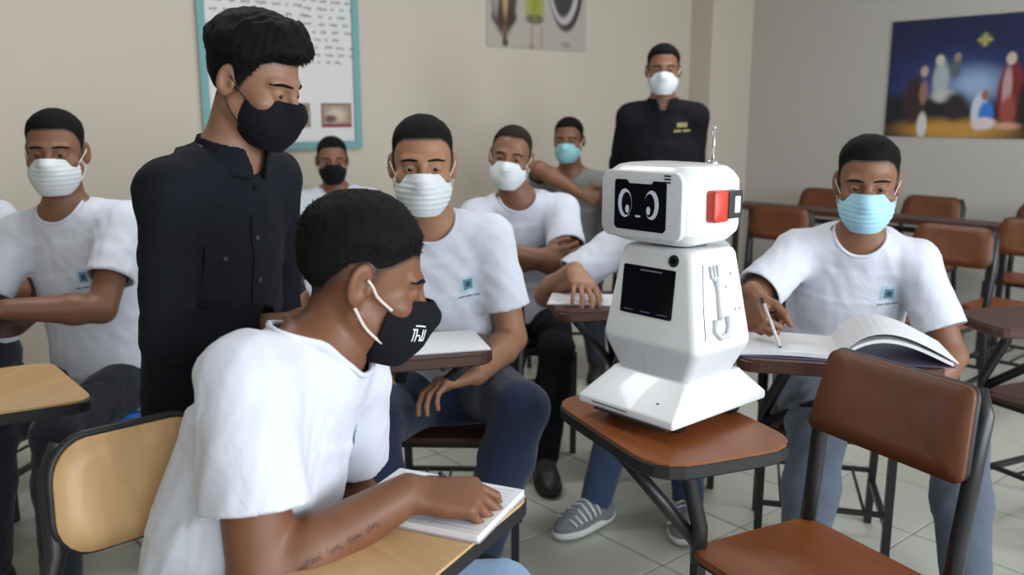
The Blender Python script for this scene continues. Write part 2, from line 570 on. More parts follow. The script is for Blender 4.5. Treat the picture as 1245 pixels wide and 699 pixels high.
def add_hand(fl, W, f, n, side, pose='rest', sc=1.0, spread=5.0):
    W = npv(W); f = unit(f); n = npv(n); n = unit(n - f * (n @ f))
    s = np.cross(f, n) * (1 if side == 'R' else -1)          # thumb side
    kb = []
    for i, (fx, sx) in enumerate(((0.088, 0.029), (0.092, 0.0095), (0.088, -0.0105), (0.080, -0.0295))):
        b = W + sc * (f * fx + s * sx)
        kb.append(b)
        w0 = W + sc * (f * 0.010 + s * sx * 0.55)
        fl.add(p_cap(w0, b - n * 0.002, 0.0155 * sc, 0.0122 * sc), 0.012 * sc)
    fl.add(p_ell(W + sc * (f * 0.05 + n * 0.004), npv((0.036, 0.046, 0.0155)) * sc, np.stack([s, f, n], 1)), 0.012 * sc)
    lens = ((0.043, 0.026, 0.021), (0.047, 0.030, 0.022), (0.043, 0.028, 0.021), (0.033, 0.021, 0.019))
    rad = (0.0092, 0.0094, 0.0089, 0.0080)
    tips = []
    P = HAND_POSES[pose]
    for i in range(4):
        sp = math.radians((1.5 - i) * spread)
        d0 = f * math.cos(sp) + s * math.sin(sp)
        a = 0; p = kb[i]
        for j in range(3):
            a += math.radians(P[i][j])
            d = d0 * math.cos(a) + n * math.sin(a)
            q = p + d * lens[i][j] * sc
            r0 = rad[i] * (1 - 0.08 * j) * sc
            fl.add(p_cap(p, q, r0, r0 * 0.92), 0.0035 * sc)
            p = q
        tips.append(p)
    # thumb, leaving the side of the palm near its base
    t0 = W + sc * (f * 0.022 + s * 0.022 + n * 0.006)
    op = 0.55 if pose in ('pen', 'fist') else 0.3
    d1 = unit(f * 0.72 + s * 0.62 + n * op)
    t1 = t0 + d1 * 0.044 * sc
    d2 = unit(f * 0.92 + s * 0.18 + n * op)
    t2 = t1 + d2 * 0.034 * sc
    d3 = unit(f * 0.95 - s * (0.15 if pose in ('pen', 'fist') else 0.0) + n * op)
    t3 = t2 + d3 * 0.026 * sc
    fl.add(p_cap(t0, t1, 0.0165 * sc, 0.0125 * sc), 0.012 * sc)
    fl.add(p_cap(t1, t2, 0.0115 * sc, 0.0105 * sc), 0.004 * sc)
    fl.add(p_cap(t2, t3, 0.0105 * sc, 0.0088 * sc), 0.003 * sc)
    tips.append(t3)
    return tips

AZ = [0, 35, 52, 66, 80, 92, 112, 124, 150, 180]
def zline(az, st):
    tab = st.get('zl', [.074, .071, .058, .030, -.012, .030, .026, -.018, -.058, -.066])
    return np.interp(az, AZ, tab)
def to_local(P, M, c, s):
    q = (P - c) / s
    return q @ M

def make_person(name, label, sp):
    """sp: world-space pose. All meshes are built relative to the root on the floor below the hips"""
    hip = npv(sp['hip']); neck = npv(sp['neck'])
    base = npv((hip[0], hip[1], 0.0))
    root = thing(name, label, 'person', tuple(base))
    if sp.get('group'): root['group'] = sp['group']
    hip = hip - base; neck = neck - base
    sc = sp.get('scale', 1.0); bulk = sp.get('bulk', 1.0)
    hv = sp.get('h', 0.005); hh = sp.get('hh', 0.003)
    A = unit(neck - hip); L = np.linalg.norm(neck - hip)
    def fr(yaw):
        r, f = yaw_frame(math.radians(yaw))
        f = unit(f - A * (f @ A)); r = unit(np.cross(f, A)); return r, f
    Rh, Fh = fr(sp['yaw_hip']); Rs, Fs = fr(sp['yaw'])
    slouch = sp.get('slouch', 0.02)
    def cen(t):
        b = slouch * 4 * max(0, min(1, t)) * (1 - max(0, min(1, t)))
        F = unit(Fh * (1 - t) + Fs * t)
        return hip + A * L * t - F * b
    def sec(t, w, d, off=0.0):
        u = min(max(t, 0), 1)
        R = unit(Rh * (1 - u) + Rs * u); F = unit(Fh * (1 - u) + Fs * u)
        return (cen(t) + F * off, R, F, w * sc, d * sc)
    sh = {}
    shw = sp.get('shw', 0.168) * sc
    for side, sg in (('R', 1), ('L', -1)):
        sh[side] = neck - A * (0.062 * sc) + Rs * sg * shw - Fs * 0.005 + npv(sp.get('sh' + side, (0, 0, 0)))
    # head frame
    hc = npv(sp['head']) - base; hs = sp.get('hs', 0.97) * sc
    th = math.radians(sp['hyaw']); ph = math.radians(sp.get('hpitch', 0)); ro = math.radians(sp.get('hroll', 0))
    HF = npv((math.cos(th) * math.cos(ph), math.sin(th) * math.cos(ph), -math.sin(ph)))
    HR = npv((math.sin(th), -math.cos(th), 0)); HU = np.cross(HR, HF)
    HR, HU = HR * math.cos(ro) + HU * math.sin(ro), HU * math.cos(ro) - HR * math.sin(ro)
    HM = np.stack([HR, HF, HU], 1)
    def H(x, y, z): return hc + hs * (HM @ npv((x, y, z)))
    def hell(fl, c, r, k=0.0, sub=False, rot=None):
        Mx = HM if rot is None else HM @ rot
        p = p_ell(H(*c), npv(r) * hs, Mx)
        fl.sub(p, k * hs) if sub else fl.add(p, k * hs)
    def hcap(fl, a, b, ra, rb, k=0.0): fl.add(p_cap(H(*a), H(*b), ra * hs, rb * hs), k * hs)
    # ---------------- the body: one field
    B = Field()
    tb = bulk
    B.add(p_loft([sec(-.10, .140 * tb, .095 * tb), sec(.05, .155 * tb, .105 * tb), sec(.3, .138 * tb, .098 * tb), sec(.6, .15 * tb, .105 * tb), sec(.82, .150, .088), sec(.95, .09, .065), sec(1.02, .06, .055)]))
    nt_ = H(0, -.022, -.055)
    B.add(p_cap(neck - A * 0.03, nt_, 0.062 * sc * sp.get('neckr', 1), 0.055 * sc * sp.get('neckr', 1)), 0.03)
    for s in 'RL': B.add(p_cap(neck + A * 0.01, sh[s], 0.045 * sc, 0.052 * sc), 0.03)
    arms = {}
    fine = []
    for s in 'RL':
        a = sp['arm' + s]
        l1, l2 = 0.285 * sc, 0.245 * sc
        E, Wr = ik(sh[s], npv(a['w']) - base, l1, l2, a.get('pole', (0, 0, -1)))
        arms[s] = (sh[s], E, Wr)
        am = sp.get('armr', 1.0) * sc
        B.add(p_cap(sh[s], E, 0.053 * am, 0.042 * am), 0.02)
        mid = E + (Wr - E) * 0.30
        B.add(p_cap(E, mid, 0.041 * am, 0.0435 * am), 0.012)
        B.add(p_cap(mid, Wr, 0.0435 * am, 0.0290 * am), 0.02)
        f = npv(a.get('f', Wr - E)); nn = a.get('n', (0, 0, -1))
        fu = unit(f)
        add_hand(B, Wr + fu * 0.012, f, nn, s, a.get('pose', 'rest'), sc * a.get('hsc', 1.0), a.get('spread', 5.0))
        if a.get('vis', True):
            tipc = Wr + fu * 0.09
            lo = np.minimum(Wr - fu * 0.04, tipc) - 0.085; hi = np.maximum(Wr - fu * 0.04, tipc) + 0.085
            fine.append((lo, hi))
    # head
    hell(B, (0, -.014, .035), (.0755, .095, .085), 0.02)
    hell(B, (0, .024, -.028), (.062, .066, .082), 0.025)
    hell(B, (0, .032, -.072), (.052, .046, .040), 0.025)
    hcap(B, (0, .066, -.094), (0, .060, -.094), .022, .022, 0.02)
    for x in (-1, 1):
        hcap(B, (x * .056, -.005, -.052), (x * .030, .055, -.090), .016, .016, 0.025)      # jaw line
        hell(B, (x * .046, .054, -.026), (.022, .022, .018), 0.02)                         # cheekbone
        hcap(B, (x * .012, .083, .019), (x * .044, .068, .021), .010, .007, 0.018)         # brow ridge
        hell(B, (x * .0315, .104, -.002), (.019, .019, .0125), 0.018, True)                  # eye socket
        hell(B, (x * .0315, .0738, -.001), (.0150, .0132, .0118), 0.006)                   # lids
        hell(B, (x * .0315, .094, -.0015), (.0130, .015, .0040), 0.002, True)              # slit between the lids
    hcap(B, (0, .086, .010), (0, .108, -.028), .0085, .0115, 0.012)
    for x in (-1, 1): hell(B, (x * .0135, .096, -.033), (.0095, .013, .009), 0.006)
    hell(B, (0, .092, -.060), (.022, .012, .010), 0.01)
    for x in (-1, 1):
        yw = x * 0.42
        rot = np.array([[math.cos(yw), -math.sin(yw), 0], [math.sin(yw), math.cos(yw), 0], [0, 0, 1.0]])
        hell(B, (x * .0795, -.018, -.002), (.0085, .0205, .034), 0.006, False, rot)
        hell(B, (x * .0885, -.015, .001), (.0065, .0125, .021), 0.004, True, rot)
        hell(B, (x * .0765, -.004, -.006), (.0075, .0075, .010), 0.004)
    hb = (hc - 0.155 * hs, hc + 0.155 * hs)
    V, F = B.mesh(hv, drop=[hb] + fine)
    Vs, Fs_ = [V], [F]; off = len(V); parts_n = [0] * len(V)
    V2, F2 = B.mesh(hh, hb[0], hb[1])
    head_rng = (off, off + len(V2))
    Vs.append(V2); Fs_.append(F2 + off); off += len(V2)
    for lo, hi in fine:
        V3, F3 = B.mesh(sp.get('hhand', 0.0038), lo, hi)
        # leave out what another region already covers
        Vs.append(V3); Fs_.append(F3 + off); off += len(V3)
    VA = np.concatenate(Vs); FA = np.concatenate(Fs_)
    body = mesh_np('body', VA, FA, skin('skin_%s' % sp['skin'], SKINS[sp['skin']]), root)
    st = sp.get('hair', {})
    # cropped hair shade on the scalp (a colour of the scalp itself)
    q = to_local(VA, HM, hc, hs)
    az = np.degrees(np.abs(np.arctan2(q[:, 0], q[:, 1] + 0.01)))
    zl = zline(az, st)
    if 'zf' in st: fd = sstep(-0.004, st.get('fw', .05), q[:, 2] - np.interp(az, AZ, st['zf']))
    else: fd = sstep(-0.004, 0.022, q[:, 2] - zl)
    fd = np.maximum(fd, sstep(-.003, .006, q[:, 2] - zl))
    near = (np.linalg.norm(q - npv((0, -.01, .02)), axis=1) < 0.135) & (q[:, 1] < 0.105)
    ear = (np.abs(q[:, 0]) > 0.0785) & (q[:, 2] < 0.034) & (q[:, 1] < .012) & (q[:, 1] > -.05)
    fd = np.where(near & ~ear, fd, 0) * st.get('fade', 0.95)
    at = body.data.attributes.new('fade', 'FLOAT', 'POINT')
    at.data.foreach_set('value', fd.astype(np.float32))
    # ---------------- hair
    hairm = plain('hair_' + st.get('col', 'black'), {'black': (0.005, 0.0045, 0.0045, 1), 'brown': (0.018, 0.012, 0.009, 1)}[st.get('col', 'black')], rough=0.8, var=0.5, scale=420, bump=0.8, spec=0.15)
    HH = Field()
    tt, ts, tf = st.get('top', .010), st.get('side', .003), st.get('front', .0)
    rs = np.random.RandomState(abs(hash(label)) % 1000 if False else len(label))
    ph1, ph2, ph3 = rs.uniform(0, 6, 3)
    ce = npv((0, -.014, .035)); re = npv((.0755, .095, .085))
    def hair_fn(x, y, z):
        px, py, pz = (x - hc[0]) / hs, (y - hc[1]) / hs, (z - hc[2]) / hs
        lx = px * HM[0, 0] + py * HM[1, 0] + pz * HM[2, 0]
        ly = px * HM[0, 1] + py * HM[1, 1] + pz * HM[2, 1]
        lz = px * HM[0, 2] + py * HM[1, 2] + pz * HM[2, 2]
        k0 = np.sqrt((lx / re[0]) ** 2 + ((ly - ce[1]) / re[1]) ** 2 + ((lz - ce[2]) / re[2]) ** 2)
        k1 = np.sqrt((lx / re[0] ** 2) ** 2 + ((ly - ce[1]) / re[1] ** 2) ** 2 + ((lz - ce[2]) / re[2] ** 2) ** 2) + 1e-9
        d = k0 * (k0 - 1) / k1
        azz = np.degrees(np.abs(np.arctan2(lx, ly + 0.01)))
        zz = lz - zline(azz, st)
        topw = sstep(st.get('t0', .03), st.get('t1', .09), lz)
        t = ts + (tt - ts) * topw + tf * np.exp(-((ly - .065) / .03) ** 2 - (lx / .06) ** 2) * sstep(.05, .085, lz)
        t = t * (1 + .06 * np.sin(lx * 190 + ph1 + 3 * np.sin(ly * 60)) * np.sin(ly * 150 + ph2) + .04 * np.sin(lz * 210 + lx * 120 + ph3))
        t = t * sstep(0.0, st.get('taper', .022), zz) - .0035 * (1 - sstep(-.002, .008, zz))
        return (d - t) * hs
    m = max(tt + tf, .02) + .01
    HH.add((hair_fn, hc - (0.105 + m) * hs, hc + (0.135 + m) * hs))
    Vh, Fh_ = HH.mesh(hh)
    # drop what lies inside the head
    qh = to_local(Vh, HM, hc, hs)
    azh = np.degrees(np.abs(np.arctan2(qh[:, 0], qh[:, 1] + 0.01)))
    ok = (qh[:, 2] - zline(azh, st)) > 0.0005
    fk = ok[Fh_].all(1)
    Vh, Fh_ = compact(Vh, Fh_[fk])
    hair = mesh_np('hair', Vh, Fh_, hairm, root)
    nt = st.get('tufts', 900)
    if nt and len(Vh):
        qh = to_local(Vh, HM, hc, hs)
        zz = qh[:, 2] - zline(np.degrees(np.abs(np.arctan2(qh[:, 0], qh[:, 1] + 0.01))), st)
        cand = np.where((zz > .012) & (qh[:, 2] > st.get('tz', .02)))[0]
        r2 = np.random.RandomState(3)
        pick = r2.choice(cand, min(nt, len(cand)), replace=False)
        tv = []; tfc = []
        cc = npv((0, -.014, .03))
        for i in pick:
            p = qh[i]; nrm = unit((p - ce) / re ** 2)
            comb = npv(st.get('comb', (0, .5, .1))) + r2.normal(size=3) * .35
            d = unit(nrm * st.get('stand', .5) + comb - nrm * (comb @ nrm))
            ln = st.get('len', .010) * r2.uniform(.6, 1.3)
            a = unit(np.cross(d, npv((.3, .2, .9)))); b = np.cross(d, a)
            w = 0.0016
            p0 = p - nrm * .003
            k = len(tv)
            for an in (0, 2.094, 4.189): tv.append(p0 + (a * math.cos(an) + b * math.sin(an)) * w)
            tv.append(p0 + d * ln + nrm * -.001)
            tfc += [(k, k + 1, k + 3), (k + 1, k + 2, k + 3), (k + 2, k, k + 3)]
        tvw = np.array(tv) @ HM.T * hs + hc
        o = mesh_np('hair_strands', tvw, np.array(tfc), hairm, hair, smooth=True)
        o['kind'] = 'stuff'
    # ---------------- eyes and brows
    bvh = BVHTree.FromPolygons([Vector(v) for v in V2], [tuple(f) for f in F2])
    for x in (-1, 1):
        eb = bpy.data.meshes.new('eye'); bm = bmesh.new()
        bmesh.ops.create_uvsphere(bm, u_segments=20, v_segments=14, radius=0.0112 * hs)
        for f in bm.faces: f.smooth = True
        bm.to_mesh(eb); bm.free()
        eb.materials.append(eye_mat())
        eo = bpy.data.objects.new('eye', eb); link(eo, root)
        gz = sp.get('gaze', (0, 0)); ga, gb = math.radians(gz[0]), math.radians(gz[1])
        g = HM @ npv((math.sin(ga) * math.cos(gb), math.cos(ga) * math.cos(gb), math.sin(gb)))
        eo.location = tuple(H(x * .0315, .0745, -.001))
        eo.rotation_euler = Vector(g).to_track_quat('Z', 'Y').to_euler()
        mb = MB(); pts = []; rr = []
        nseg = 9
        for i in range(nseg):
            t = i / (nseg - 1)
            lx = x * (.012 + .042 * t); lz = .0205 + .0040 * math.sin(PI * t * .9) - .0035 * t
            o_ = H(lx, .16, lz)
            hit = bvh.ray_cast(Vector(o_), Vector(-HF))
            pt = npv(hit[0]) if hit[0] is not None else H(lx, .085, lz)
            pts.append(Vector(pt - HF * 0.0004)); rr.append((.0034 * math.sin(PI * (0.12 + .8 * t)) ** .6 + .0004) * hs * st.get('brow', 1.0))
        mb.tube(pts, rr, 6); mb.build('eyebrow', hairm, root)
    # ---------------- face mask
    mk = sp.get('mask')
    if mk:
        K = Field()
        full = mk.get('full', 0.0)
        hell(K, (0, .036, -.056), (.0665, .068, .066), 0)
        hcap(K, (0, .094, -.004), (0, .112 + full, -.034), .0125, .016, .035)
        hcap(K, (0, .082 + full, -.075), (0, .066 + full, -.098), .026, .026, .035)
        pl = mk.get('pleat', 0.0012)
        def kw(x, y, z):
            px, py, pz = (x - hc[0]) / hs, (y - hc[1]) / hs, (z - hc[2]) / hs
            lz = px * HM[0, 2] + py * HM[1, 2] + pz * HM[2, 2]
            w = sstep(-.105, -.09, lz) * (1 - sstep(-.035, -.02, lz))
            return -0.005 * hs + pl * hs * w * (np.abs(np.sin(lz * PI / .0135)) - .5) * 2
        K.warp = kw
        tz, bz, sy = mk.get('top', -.007), mk.get('bot', -.118), mk.get('side', .020)
        def kc(x, y, z):
            px, py, pz = (x - hc[0]) / hs, (y - hc[1]) / hs, (z - hc[2]) / hs
            ly = px * HM[0, 1] + py * HM[1, 1] + pz * HM[2, 1]
            lz = px * HM[0, 2] + py * HM[1, 2] + pz * HM[2, 2]
            a = (lz - (tz + .12 * (ly - .115))) / 1.01
            b = bz - lz
            c = (sy + .10 * (lz + .06)) - ly
            return -np.maximum(np.maximum(a, b), c) * hs
        K.cutter(kc)
        lo = hc - 0.16 * hs; hi = hc + 0.16 * hs
        Vk, Fk = K.mesh(hh, lo, hi)
        mo = mesh_np('face_mask', Vk, Fk, mk['mat'], root)
        if mk.get('label'): mo['label'] = mk['label']
        sol = mo.modifiers.new('thickness', 'SOLIDIFY'); sol.thickness = 0.0022; sol.offset = -1
        er = mk.get('loop', .0014)
        for x in (-1, 1):
            ml = MB()
            for ring in ([(.0645, sy + .010, -.028), (.0735, .014, -.016), (.0785, -.002, -.001), (.0795, -.010, .010)],
                         [(.0590, sy + .008, -.082), (.0690, .008, -.066), (.0745, -.008, -.046), (.0765, -.016, -.036)]):
                pts = [Vector(H(x * a, b, c)) for a, b, c in ring]
                pts2 = []
                for i in range(len(pts) - 1):
                    for k in range(4):
                        pts2.append(pts[i].lerp(pts[i + 1], k / 4))
                pts2.append(pts[-1])
                pts3 = []
                for _ in range(4): pts2 = [pts2[0]] + [(pts2[i - 1] + pts2[i] * 2 + pts2[i + 1]) / 4 for i in range(1, len(pts2) - 1)] + [pts2[-1]]
                for p in pts2:                      # keep the elastic on the cheek
                    n_ = bvh.find_nearest(p)
                    if n_[0] is not None:
                        dlt = p - n_[0]; nn = n_[1]
                        dist = dlt.dot(nn)
                        if dist < er * 1.2: p = n_[0] + nn * er * 1.2
                    pts3.append(p)
                for _ in range(5): pts3 = [pts3[0]] + [(pts3[i - 1] + pts3[i] * 2 + pts3[i + 1]) / 4 for i in range(1, len(pts3) - 1)] + [pts3[-1]]
                ml.tube(pts3, er, 6)
            ml.build('ear_loop', mk.get('loop_mat', plain('elastic_white', (.75, .74, .72, 1), .8)), mo)
        sp['_mask'] = (mo, Vk, Fk)
    # ---------------- shirt
    S = sp['shirt']
    lo_ = S.get('loose', 0.0)
    SF = Field()
    bb = S.get('belly', 0.0); nk = S.get('nk', 1.0)
    warp = fold_warp(S.get('seed', 1), S.get('fold', .006), hip, S.get('wl', (.09, .22)))
    def wp_(prim): return ((lambda x, y, z, f=prim[0]: f(x, y, z) + warp(x, y, z)), prim[1] - .01, prim[2] + .01)
    tors = (p_loft([sec(-.34, .168 * tb + lo_, .130 * tb + lo_), sec(-.15, .176 * tb + lo_, .134 * tb + lo_ + bb * .5, bb * .3), sec(.05, .172 * tb + lo_, .132 * tb + lo_ + bb, bb * .6), sec(.3, .163 * tb + lo_, .124 * tb + lo_ + bb * .6, bb * .4), sec(.6, .168 * tb + lo_ * .7, .122 * tb + lo_ * .6),
                   sec(.82, .166, .102), sec(.95, .108 * nk, .078 * nk), sec(1.01, .074 * nk, .069 * nk)]))
    tors_fn = tors[0]
    SF.add(wp_(tors))
    yoke = S.get('yoke', 0.060)
    for s in 'RL': SF.add(wp_(p_cap(neck - A * .012 * sc, sh[s] + A * .004, yoke * sc, (yoke + .002) * sc)), 0.035)
    sl = S.get('sleeve', 0.66)
    ends = {}
    for s in 'RL':
        a, E, Wr = arms[s]
        r0, r1 = S.get('r0', .064) * sc, S.get('r1', .068) * sc
        if sl <= 1.0:
            e = a + (E - a) * sl; d = unit(E - a)
            slv = p_cap(a, e + d * .05, r0, r1)
        else:
            SF.add(wp_(p_cap(a, E, r0, r1 * .86)), 0.035)
            e = E + (Wr - E) * (sl - 1); d = unit(Wr - E)
            slv = p_cap(E, e + d * .04, r1 * .84, r1 * S.get('cuff', .66))
        ends[s] = (e, d)
        def ax_(x, y, z, e=e, d=d): return (x - e[0]) * d[0] + (y - e[1]) * d[1] + (z - e[2]) * d[2]
        wf = wp_(slv)
        def trunc(x, y, z, f=wf[0], g=ax_): return np.maximum(f(x, y, z), g(x, y, z))
        SF.add((trunc, wf[1], wf[2]), 0.035 if sl <= 1 else .02)
        SF.caps.append((ax_, wf[0], tors_fn))
    nu = unit(nt_ - neck)
    c0 = neck + Fs * S.get('nfwd', .022) * sc + A * S.get('nup', .026) * sc
    ncap = p_cap(c0, c0 + (A * .55 + nu * .45) * .16, S.get('neckhole', .073) * sc, .085 * sc)[0]
    SF.trim.append(lambda x, y, z: S.get('npl', .034) * sc - ((x - neck[0]) * A[0] + (y - neck[1]) * A[1] + (z - neck[2]) * A[2]))
    SF.trim.append(ncap)
    if S.get('neckv'):
        v = p_cap(c0, c0 + Fs * .05 - A * S['neckv'], .05 * sc, .008)[0]
        SF.trim.append(v)
    hem = hip + A * L * S.get('hem', -.10)
    def hemf(x, y, z):
        return (x - hem[0]) * A[0] + (y - hem[1]) * A[1] + (z - hem[2]) * A[2]
    SF.trim.append(hemf)
    Vt, Ft = SF.mesh(S.get('h', .0085))
    shirt = mesh_np(S.get('name', 'shirt'), Vt, Ft, S['mat'], root)
    sol = shirt.modifiers.new('thickness', 'SOLIDIFY'); sol.thickness = 0.004; sol.offset = -1
    sb = BVHTree.FromPolygons([Vector(v) for v in Vt], [tuple(f) for f in Ft])
    sp['_shirt'] = (shirt, sb, neck, A, Rs, Fs, root, hip, L, sh, arms, ends)
    sp['_head'] = (H, HM, hc, hs, bvh)
    sp['_root'] = root; sp['_base'] = base
    sp['_bodybvh'] = None
    sp['_bodyVF'] = (VA, FA)
    # neck rib or hems: a soft tube along each open edge
    if S.get('rib', True):
        loops = boundary_loops(Vt, Ft)
        for lp in loops:
            pts = Vt[lp]
            if len(lp) < 16: continue
            if np.linalg.norm(pts.mean(0) - (neck + A * .02)) < .10:
                st_ = max(1, len(lp) // 48)
                mb = MB(); mb.tube([Vector(p) for p in smooth_loop(pts)[::st_]], S.get('ribr', .0055), 6, closed=True)
                mb.build('neck_rib', S['mat'], shirt)
    # ---------------- trousers and shoes
    T = sp.get('trousers')
    if T:
        TF = Field()
        hw = .088 * sc * bulk
        up = npv((0, 0, 1.0)) if T.get('seated', True) else A
        TF.add(p_ell(hip + A * .0, npv((.172 * bulk, .132 * bulk, .125)) * sc, np.stack([Rh, Fh, A], 1)))
        if not T.get('seated', True):
            TF.add(p_loft([sec(-.2, .16 * tb, .12 * tb), sec(.0, .165 * tb, .122 * tb), sec(.16, .158 * tb, .118 * tb)]), .02)
        legs = {}
        for s, sg in (('R', 1), ('L', -1)):
            lg = sp['leg' + s]
            hj = hip + Rh * sg * hw - npv((0, 0, .01))
            Kn, An = ik(hj, npv(lg['a']) - base, .43 * sc, .42 * sc, lg.get('pole', tuple(Fh * .8 + npv((0, 0, .6)))))
            legs[s] = (hj, Kn, An)
            tr = T.get('r', 1.0) * sc
            TF.add(p_cap(hj, Kn, .092 * tr * bulk, .066 * tr), .03)
            TF.add(p_cap(Kn, Kn + (An - Kn) * .35, .066 * tr, .064 * tr), .02)
            d = unit(An - Kn)
            TF.add(p_cap(Kn + (An - Kn) * .35, An + d * .06, .064 * tr, .052 * tr), .03)
            e = An + d * .015
            def cu(x, y, z, e=e, d=d):
                px, py, pz = x - e[0], y - e[1], z - e[2]
                ax = px * d[0] + py * d[1] + pz * d[2]
                rad = np.sqrt(np.maximum(px * px + py * py + pz * pz - ax * ax, 0))
                return np.maximum(-ax, rad - .09)
            TF.cutter(cu)
        TF.warp = fold_warp(S.get('seed', 1) + 50, .006, hip, (.05, .14))
        Vp, Fp = TF.mesh(T.get('h', .011))
        to = mesh_np('trousers', Vp, Fp, T['mat'], root)
        if T.get('label'): to['label'] = T['label']
        sp['_legs'] = legs
        if T.get('shoes', True):
            for s in 'RL':
                if sp['leg' + s].get('noshoe'): continue
                An = legs[s][2]
                yw = math.radians(sp['leg' + s].get('yaw', sp['yaw_hip']))
                make_shoe(root, (An[0], An[1], max(0.0, An[2] - .085)), yw, T.get('shoe', 'dark'), sc)
    return root
def boundary_loops(V, F):
    E = np.concatenate([F[:, [0, 1]], F[:, [1, 2]], F[:, [2, 3]], F[:, [3, 0]]])
    u, c = np.unique(np.sort(E, axis=1), axis=0, return_counts=True)
    b = u[c == 1]
    nb = {}
    for i, j in b:
        nb.setdefault(int(i), []).append(int(j)); nb.setdefault(int(j), []).append(int(i))
    seen = set(); loops = []
    for s in nb:
        if s in seen: continue
        lp = [s]; seen.add(s); cur = s
        while True:
            nx = [k for k in nb[cur] if k not in seen]
            if not nx: break
            cur = nx[0]; seen.add(cur); lp.append(cur)
        loops.append(lp)
    return loops
def smooth_loop(P, it=6):
    for _ in range(it):
        P = .5 * P + .25 * (np.roll(P, 1, 0) + np.roll(P, -1, 0))
    return P
def eye_mat():
    if 'eye' in MATS: return MATS['eye']
    m, nt, b = new_mat('eye')
    n = nt.nodes; l = nt.links
    tc = n.new('ShaderNodeTexCoord')
    sx = n.new('ShaderNodeSeparateXYZ'); l.new(tc.outputs['Generated'], sx.inputs[0])
    cr = n.new('ShaderNodeValToRGB')
    cr.color_ramp.interpolation = 'LINEAR'
    e = cr.color_ramp.elements
    e[0].position = 0.0; e[0].color = (.36, .31, .28, 1)
    e[1].position = .80; e[1].color = (.36, .31, .28, 1)
    for p, c in ((.82, (.03, .015, .008, 1)), (.95, (.05, .025, .012, 1)), (.965, (.002, .002, .002, 1))):
        x = e.new(p); x.color = c
    l.new(sx.outputs[2], cr.inputs[0]); l.new(cr.outputs[0], b.inputs['Base Color'])
    b.inputs['Roughness'].default_value = .12
    MATS['eye'] = m
    return m
def make_shoe(root, loc, yaw, style, sc=1.0):
    r, f = yaw_frame(yaw); z = npv((0, 0, 1.0)); o = npv(loc)
    def Q(x, y, zz): return o + sc * (r * x + f * y + z * zz)
    M = np.stack([r, f, z], 1)
    def flat(zc):
        def fn(x, y, zz): return zz - (o[2] + zc * sc) + 0 * x + 0 * y
        return fn
    U = Field()
    U.add(p_ell(Q(0, .105, .030), npv((.047, .088, .042)) * sc, M))
    U.add(p_ell(Q(0, .0, .040), npv((.041, .075, .055)) * sc, M), .03)
    U.add(p_cap(Q(0, -.022, .04), Q(0, -.010, .098), .040 * sc, .042 * sc), .03)
    U.add(p_cap(Q(0, .03, .07), Q(0, .10, .045), .032 * sc, .034 * sc), .03)
    lo, hi = U.bounds()
    def bot(x, y, zz): return (zz - (o[2] + .020 * sc)) + 0 * x + 0 * y
    V, F = _cap_mesh(U, bot, .006 if style == 'sneaker' else .010)
    mats = {'dark': (plain('shoe_black', (.012, .012, .013, 1), .5), plain('sole_black', (.01, .01, .01, 1), .7)),
            'sneaker': (plain('shoe_grey_mesh', (.17, .18, .20, 1), .85, var=.3, scale=260, bump=.3), plain('sole_white', (.62, .62, .60, 1), .6))}[style]
    so = mesh_np('shoe', V, F, mats[0], root)
    S = Field()
    S.add(p_ell(Q(0, .100, .018), npv((.053, .098, .030)) * sc, M))
    S.add(p_ell(Q(0, -.005, .018), npv((.045, .085, .030)) * sc, M), .03)
    def slab(x, y, zz): return np.minimum((o[2] + .032 * sc) - zz, zz - (o[2] + .001)) + 0 * x + 0 * y
    V, F = _cap_mesh(S, slab, .0055 if style == 'sneaker' else .009)
    mesh_np('sole', V, F, mats[1], so)
    if style == 'sneaker':
        # pale stripes and laces over the instep
        wm = plain('shoe_stripe', (.66, .62, .66, 1), .7)
        for k in range(6):
            mb = MB(); y0 = .028 + .022 * k; zt = .106 - .0088 * k
            pts = []
            for j in range(9):
                a = math.radians(-78 + 156 * j / 8)
                pts.append(Vector(Q(.050 * math.sin(a), y0 + .018 * abs(math.sin(a)) - .02 * (1 - math.cos(a)), (zt - .045) * math.cos(a) + .045 + .002)))
            mb.tube(pts, .0042 * sc, 6)
            mb.build('lace', wm, so)
def _cap_mesh(Fd, keep, h):
    """closed solid: the field intersected with keep >= 0"""
    lo, hi = Fd.bounds(); lo = lo - 3 * h; hi = hi + 3 * h
    D, X = Fd.grid(lo, hi, h)
    D = np.maximum(D, -keep(X[0][:, None, None], X[1][None, :, None], X[2][None, None, :]))
    V, F, _ = surface_nets(D, X, h)
    return V, F
SKINS = {
    'tan': (0.26, 0.138, 0.088), 'brown': (0.205, 0.098, 0.056), 'deep': (0.185, 0.082, 0.044), 'warm': (0.32, 0.168, 0.10),
}
